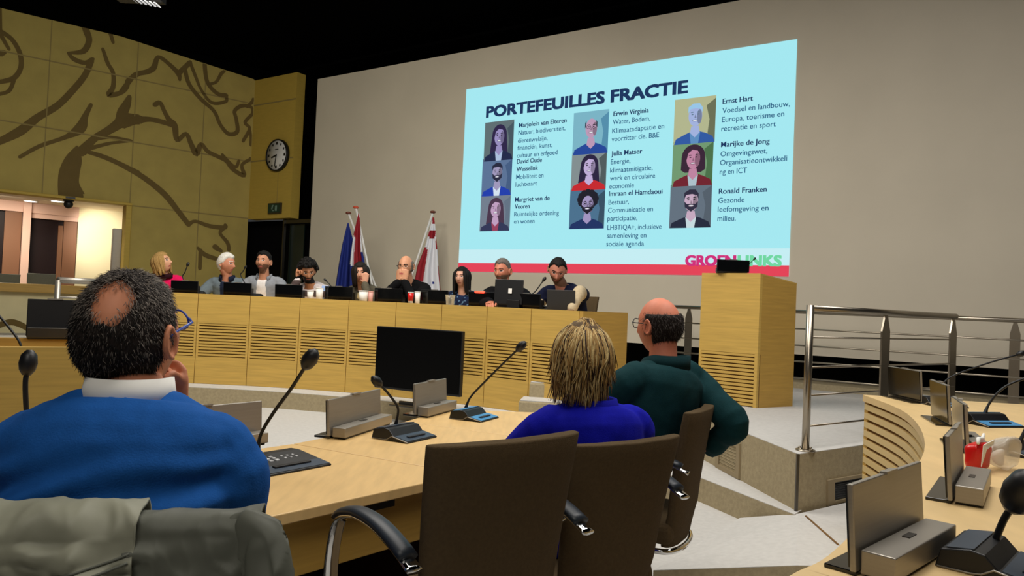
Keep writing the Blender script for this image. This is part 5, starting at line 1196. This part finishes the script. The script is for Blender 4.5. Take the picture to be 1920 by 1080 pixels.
# 4 curly haired man resting his cheek on his fist
p = seat_pos(577, 509, .42); wd_ = well_dir(p)
def curly(child, hc, HR, s):
    random.seed(5); b = hair_shell(hc, HR, s, .036, hl_default, .010, 18)
    for i in range(150):
        d = V((random.gauss(0, 1), random.gauss(-.25, 1), abs(random.gauss(.45, .7)))).normalized()
        if hl_default(d) < .5: continue
        b.ball(tuple(hc+HR @ (head_pt(d)*s+d*.034*s)), random.uniform(.014, .024)*s, 7, 5)
    child(b, 'hair', HAIR['black'])
stripe = [cloth('stripe_white', (216, 206, 204)), cloth('stripe_brown', (82, 68, 66)), cloth('stripe_blue', (150, 178, 226))]
P = person('curly haired man in a striped sweater resting his cheek on his fist', p, wd_, to_cam(p, 8), -22, 6, ZP, (186, 128, 92), stripe[0], curly, 1.0, .22, (0, -.085, -.15), beard='black', brow='black',
  L=dict(w=lambda B, H: B(-.10, .26, -.33), pole=(-.7, .3, -.6)), Rr=dict(w=lambda B, H: H(.115, .055, -.085), pole=(.35, .6, -1), hd=V((0, 0, 1)), pn=(-1, .2, .2), th=(0, -1, .3), curl=1.25),
  lay=lambda q, d, c: 1 if (-.13 < q.z < -.06 and q.y > -.02) or (d < .17 and (c.z*14 % 2) < .85) or -.36 < q.z < -.27 else (2 if q.x < -.14 and q.z > -.2 and q.z < .0 else 0), shirt_mats=stripe); pcam(seat_pos(577, 509, .62), 3, 'behind the curly haired man')
# 5 woman in the cardigan, hand at her face
p = seat_pos(676, 512, .42); P = person('dark haired woman in an olive cardigan resting her face on her hand', p, well_dir(p), to_cam(p, -4), -6, 5, ZP, (214, 156, 128), cloth('olive_cardigan', (92, 86, 72)), long_hair(HAIR['dark'], .135, .020, 44, .75, .021, .10, 9), .95, .22, (0, -.075, -.16),
  L=dict(w=lambda B, H: H(-.052, .105, -.125), pole=(-.5, .6, -1), hd=V((0, 0, 1)), pn=(.2, -1, .2), th=(1, 0, 0), curl=1.0), Rr=dict(w=lambda B, H: B(.12, .28, -.33), pole=(.8, .2, -.6)),
  lay=lambda q, d, c: 1 if abs(q.x) < .04 and q.y > .05 and d > .1 else 0, shirt_mats=[cloth('olive_cardigan', (92, 86, 72)), cloth('cream_top', (206, 186, 140))]); pcam(seat_pos(676, 512, .62), 4, 'behind the woman in the cardigan')
# 6 man in black with both hands before his mouth
p = seat_pos(761, 500, .45)
def fringe_bald(p_): return sstep(-.3, -.15, -p_.y+.05)*sstep(-.55, -.4, p_.z)*sstep(.58, .42, p_.z) if p_.y < .35 else 0
P = person('balding man with glasses in black holding his hands before his mouth', p, well_dir(p), to_cam(p, -22), -8, 0, ZP, (210, 152, 118), cloth('black_jacket', (12, 12, 14)), short_hair(HAIR['grey'], .010, .004, 30, fringe_bald), 1.02, .22, (0, -.07, -.165),
  L=dict(w=lambda B, H: H(-.035, .125, -.150), pole=(-.7, .5, -1), hd=V((0, 0, 1)), pn=(.4, -1, .0), th=(.6, -.2, 1), curl=.85), Rr=dict(w=lambda B, H: H(.035, .12, -.155), pole=(.7, .5, -1), hd=V((0, 0, 1)), pn=(-.4, -1, .0), th=(-.6, -.2, 1), curl=.85))
glasses(P, MT['black_plastic']); pcam(seat_pos(761, 500, .62), 5, 'behind the man in black')
# 7 woman with long dark hair
p = seat_pos(866, 520); P = person('woman with long dark hair in a dark blue patterned blouse', p, well_dir(p), to_cam(p, -22), -2, 0, ZP, (218, 164, 140), None, long_hair(HAIR['black'], .175, .014, 44, .85, .019, .05, 4), .93, .08, brow='black',
  lay=lambda q, d, c: 1 if noise.noise(c*34) > .28 else (2 if noise.noise(c*30+V((9, 3, 1))) > .4 else 0), shirt_mats=[cloth('blue_blouse', (24, 36, 66)), cloth('blouse_pale_dots', (96, 132, 168)), cloth('blouse_dark', (12, 16, 30))]); pcam(p, 6, 'behind the woman in the patterned blouse')
# 8 bearded man in the black suit
p = seat_pos(942, 509, .52); P = person('bearded man with short grey hair in a black suit behind the monitor', p, well_dir(p), to_cam(p, -28), -6, 0, ZP, (204, 128, 100), cloth('black_suit', (15, 15, 19)), short_hair(HAIR['grey'], .012, .007, 30, hl_high, vol=lambda q: .4+.9*sstep(.2, .8, q.z)), 1.06, .15, (0, -.06, -.16), beard='beard', bulk=1.08,
  Rr=dict(w=lambda B, H: at_d(918, 568, arc_at(915, PRAD+.14).y), pole=(1, .1, -.3), hd=(-.5, .85, 0), pn=(-.3, .1, -1), th=(-.5, -.5, .2), curl=.5)); pcam(p, 7, 'behind the bearded man')
sd, S, E, W, _ = P['arms'][1]; b = MB(); d_ = (W-E).normalized(); b.tube([W-d_*.028, W-d_*.006], .036, 14); P['child'](b, 'watch', MT['white'])
# 9 man looking down at the laptop
p = seat_pos(1045, 507, .40); tw = [cloth('navy_jumper', (20, 24, 50)), cloth('beige_sleeve', (196, 178, 146))]
P = person('man in a navy and beige jumper looking down at his laptop', p, well_dir(p), to_cam(p, 0), -30, -6, ZP, (196, 128, 106), None, short_hair(HAIR['black'], .011, .007, 30, hl_high), 1.05, .26, (0, -.085, -.15), beard='stubble', brow='black', bulk=1.05,
  L=dict(w=lambda B, H: at_d(1072, 579, arc_at(1072, PRAD+.13).y), e=lambda B, H: at_d(1086, 548, arc_at(1086, PRAD+.34).y), curl=.9), Rr=dict(w=lambda B, H: B(.10, .30, -.34), pole=(.8, .2, -.4)),
  lay=lambda q, d, c: 1 if d < .20 or q.z < -.30 else 0, shirt_mats=tw); pcam(seat_pos(1052, 507, .62), 8, 'rightmost, beside the man with the laptop')

# ------------------------------------------------------------------ three people seen from behind
# man in the blue sweater
hc = at_d(244, 634, 1.40)
def bald_spot(p_): 
    d = (p_-V((.25, -.63, .735)).normalized()).length; return sstep(.30, .50, d+.16*noise.noise(p_*4))
def cap_blue(p_):
    return bald_spot(p_)*hl_default(p_)
def strands(child, name, hc, HR, s, n, mask, dirf, ln, rad, mats_, pick, lift=.010, seed=2):
    random.seed(seed); b = MB(); c = 0
    while c < n:
        d = V((random.gauss(0, 1), random.gauss(0, 1), random.gauss(0, 1))).normalized(); m = mask(d)
        if random.random() > m: continue
        c += 1; q = head_pt(d)+d*lift*.6; g_ = dirf(d).normalized(); g_ = (g_-d*g_.dot(d)).normalized(); j = V((random.gauss(0, .22), random.gauss(0, .22), random.gauss(0, .22)))
        l_ = ln*random.uniform(.6, 1.2); P_ = [q, q+(g_+d*.55+j).normalized()*l_*.5, q+(g_+d*.55+j).normalized()*l_*.5+(g_+d*.15+j*1.3).normalized()*l_*.5]
        b.tube([hc+HR @ (x*s) for x in P_], [rad, rad*.8, rad*.25], 3, pick(d))
    child(b, name, mats_)
def blue_hair(child, hc, HR, s):
    o = child(hair_shell(hc, HR, s, .008, cap_blue, .004, 30, None, 80, 60), 'hair', HAIR['dark'])
    pick = lambda d: 2 if random.random() < .25+.6*sstep(.35, .8, d.z) and random.random() < .6 else (1 if random.random() < .15+.55*sstep(.2, .75, d.z)+.5*sstep(.5, .9, d.x)*sstep(-.3, .2, d.z) else 0)  # greying hair upwards; the black at the back also holds its shade
    soft = lambda p_: sstep(.10, .52, (p_-V((.25, -.63, .735)).normalized()).length)**2*hl_default(p_)
    strands(child, 'hair_strands', hc, HR, s, 9500, soft, lambda d: V((d.x*.4, -.2, -1)), .013, .0007, [HAIR['black'], HAIR['grey'], HAIR['grey_light']], pick, .008)
def sweater_fold(p, B, nb):
    z = p.z-nb.z; x = p.x-nb.x
    return .015*sstep(-.03, -.13, z)*sstep(.25, .17, abs(x))*sin((z+1.1*x*x-.30*x)*95+2.5*noise.noise(p*5))*(.5+.5*noise.noise(p*4+V((3, 1, 7))))+.004*sin((z-.5*x)*42)*sstep(-.03, -.1, z)*sstep(.02, .2, abs(x))
P = person('man with a bald spot in a blue sweater seen from behind, nearest the camera', hc, BF, M.Rotation(R(-21), 3, 'Z') @ BF, 14, 0, 0, (214, 140, 104), cloth('blue_wool_sweater', (28, 88, 164)), blue_hair, 1.06, .06, (.012, -.03, -.104), vox=.004, svox=.006, wr=.003, wrf=9, bulk=1.02, shw=.166, shz=-.118, fold=sweater_fold,
  Rr=dict(w=lambda B, H: H(.002, .085, -.215), e=lambda B, H: B(.172, .12, -.42), hd=V((-.05, .1, 1)), pn=(-.6, -.8, 0), th=(-.5, -.5, 0), curl=1.05), L=dict(w=lambda B, H: B(-.16, .36, -.42), pole=(-1, -.1, -.5)))
collar(P, .068, .046, MT['paper'], 'shirt_collar', 0, .04, .007, -.006); collar(P, .080, .030, cloth('sweater_rib', (24, 66, 122)), 'sweater_neckband', 0, .05, .010, -.030)
glasses(P, mat('blue_spectacle_frame', (36, 70, 170), .3))
# blonde woman
hc = at_d(1091, 672, 2.58)
def bob(child, hc, HR, s):
    random.seed(11); b = hair_shell(hc, HR, s, .017, lambda p: sstep(-.9, -.5, p.z-.9*max(0, p.y)*0)*(1 if p.y < .5 else sstep(.3, .6, p.z)), .008, 16, None, 56, 40)
    child(b, 'hair', HAIR['blond_dark']); b = MB()
    for i in range(1700):
        az = pi+random.gauss(0, 1.05); f = random.random()
        z0 = lerp(.1125, .03, f**2.6); z1 = random.choice((-.02, -.06, -.09, -.12))+random.uniform(-.025, .02)-.015
        if z1 > z0-.04: continue
        mi = random.choices((0, 1, 2), (.42, .36, .22))[0]
        lock(b, hc, HR, s, az, z0, z1, .021+random.uniform(-.002, .007), (.024 if z1 > -.085 else .010)+random.uniform(-.010, .012), random.uniform(.0016, .0034), random.uniform(-.2, .2), mi, 0, (random.uniform(-.015, .015), random.uniform(-.03, .02)), 9, random.uniform(-.018, .016))
    child(b, 'hair_strands', [HAIR['blond'], HAIR['blond_light'], HAIR['brown']])
P = person('woman with a blonde bob in a cobalt blue sweater seen from behind', hc, (-.35, .94), (-.25, .97), 2, 3, 0, (214, 160, 130), cloth('cobalt_sweater', (14, 18, 160)), bob, 1.03, .0, (.03, -.015, -.160), vox=.005, svox=.007, wr=.004, wrf=9, shw=.175,
  L=dict(w=lambda B, H: B(-.20, .38, -.40), pole=(-1, -.1, -.4)), Rr=dict(w=lambda B, H: B(.12, .36, -.42), pole=(1, -.1, -.5)))
collar(P, .082, .05, cloth('cobalt_collar', (14, 17, 148)), 'rollneck', 0, .0, .014, -.02)
# bald man in dark green
hc = at_d(1236, 612, 3.30)
def fringe2(p_): return sstep(.52, .40, p_.z+.45*p_.y*0+.10*abs(p_.x)*0)*sstep(-.70, -.55, p_.z)*sstep(.25, .05, p_.y) if not (p_.y > -.2 and p_.z < -.25) else 0
def bald_hair(child, hc, HR, s):
    child(hair_shell(hc, HR, s, .006, fringe2, .003, 34, None, 70, 50), 'hair', HAIR['dark'])
    strands(child, 'hair_strands', hc, HR, s, 2200, fringe2, lambda d: V((d.x*.2, -.4, -1)), .016, .0008, [HAIR['dark'], HAIR['grey']], lambda d: 1 if random.random() < .22+.35*sstep(-.3, .1, d.y) else 0, .008, 6)
P = person('bald man with glasses in a dark green jumper seen from behind', hc, (-.62, .78), (-.62, .78), 0, -2, 0, (216, 132, 104), cloth('dark_green_jumper', (15, 52, 56)), bald_hair, 1.10, .04, (.0, -.035, -.150), hipoff=(-.16, .06), vox=.005, svox=.008, wr=.006, wrf=8, bulk=1.06,
  Rr=dict(w=lambda B, H: at_d(1335, 838, 3.35), e=lambda B, H: at_d(1378, 795, 3.22), hd=V((-.7, .3, -.2)), curl=.5), L=dict(w=lambda B, H: B(-.15, .38, -.36), pole=(-1, -.1, -.5)))
collar(P, .082, .055, cloth('green_collar', (14, 46, 50)), 'collar', .5, .03, .016, -.015); glasses(P, MT['black_plastic'])
t = P['root']
# ------------------------------------------------------------------ grey jacket over the chair
o = CH0; cl_ = V(o.location); yw = o.rotation_euler.z; JZ = .968
JT = thing('jacket', 'dark grey rain jacket hung over the chair behind the blue sweater man', 'jacket', (cl_.x, cl_.y, JZ), yw)
back_y = -.20-math.tan(R(6))*(.985-.47)
def ridged(p): return max(0, 1-abs(noise.noise(p))*2.6)
RT = .034
def jacket_pt(x, d, drop_in, bulge, seed, amp):     # d = distance along the cloth, from the inside hem over the chair top to the outside
    arc = RT*pi
    if d < drop_in: y, z, nrm_ = RT, -(drop_in-d), V((0, 1, .2))
    elif d < drop_in+arc:
        a = (d-drop_in)/arc*pi; y, z, nrm_ = RT*cos(a), RT*sin(a)*.7, V((0, cos(a), sin(a)))
    else: q = d-drop_in-arc; y, z, nrm_ = -RT-.06*q, -q, V((0, -1, .1))
    o_ = max(0, d-drop_in-arc)
    w1 = (ridged(V((x*9+d*12+seed, d*9-x*8, seed)))**1.5*.016+ridged(V((x*17-d*12, d*16+x*10, seed+4)))**1.5*.009)*(.35+.9*max(0, noise.noise(V((x*6, d*6, seed+2)))+.35))+noise.noise(V((x*8, d*9, seed+9)))*.012+noise.noise(V((x*19, d*19, seed+9)))*.004
    f = w1*amp*(.35+.65*sstep(0, .03, o_))+bulge
    p = V((x+.012*noise.noise(V((d*8, x*3, seed)))*sstep(0, .2, o_), y, z+.006*noise.noise(V((x*14, seed, 0)))))+nrm_.normalized()*f
    return V((p.x, p.y+back_y, p.z)), nrm_.normalized()
def jacket_sheet(x0, x1, drop_in, drop_out, bulge, seed, amp=1.0):
    b = MB(); nx, ny_ = 150, 190; tot = drop_in+RT*pi+drop_out
    vs = [tuple(jacket_pt(lerp(x0, x1, i/nx), tot*j/ny_, drop_in, bulge, seed, amp)[0]) for j in range(ny_+1) for i in range(nx+1)]
    b.add(vs, [(j*(nx+1)+i, j*(nx+1)+i+1, (j+1)*(nx+1)+i+1, (j+1)*(nx+1)+i) for j in range(ny_) for i in range(nx)], 0, True); return b
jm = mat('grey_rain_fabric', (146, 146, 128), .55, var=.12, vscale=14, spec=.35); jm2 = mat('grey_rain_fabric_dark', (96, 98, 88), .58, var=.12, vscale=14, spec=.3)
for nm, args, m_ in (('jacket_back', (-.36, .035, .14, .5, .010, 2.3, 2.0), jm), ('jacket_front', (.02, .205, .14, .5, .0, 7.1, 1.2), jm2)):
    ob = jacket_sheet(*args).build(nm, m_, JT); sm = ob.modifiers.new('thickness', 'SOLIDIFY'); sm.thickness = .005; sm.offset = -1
b = MB(); P_ = spline([(.150, back_y+.01, -.03), (.190, back_y-.02, -.004), (.218, back_y-.04, -.07), (.232, back_y-.05, -.2), (.245, back_y-.05, -.42)], 24)
b.tube(P_, [.022+.026*min(1, i/34) for i in range(len(P_))], 64, ry=[.022+.014*min(1, i/34) for i in range(len(P_))], up=(0, 1, 0))
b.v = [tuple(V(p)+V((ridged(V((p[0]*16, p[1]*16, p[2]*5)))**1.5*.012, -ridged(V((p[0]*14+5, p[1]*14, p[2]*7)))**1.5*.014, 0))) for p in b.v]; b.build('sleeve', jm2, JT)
b = MB(); d0 = .14+RT*pi
for dz in (0, .011):
    q = []
    for i in range(50):
        x = lerp(-.355, .03, i/49); p, n_ = jacket_pt(x, d0+.020+dz+.10*max(0, (.03-x)/.385)**.9, .14, .010, 2.3, 2.0); q.append(p+n_*.007)
    b.tube(q, .0022, 6)
b.build('seam', jm2, JT)
b = MB(); q = []
for i in range(17):
    p, n_ = jacket_pt(.125+.012*cos(2*pi*i/16), d0+.075-.012*sin(2*pi*i/16), .14, .0, 7.1, 1.2); q.append(p+n_*.007)
b.tube(q, .002, 6); b.build('snap', jm, JT)
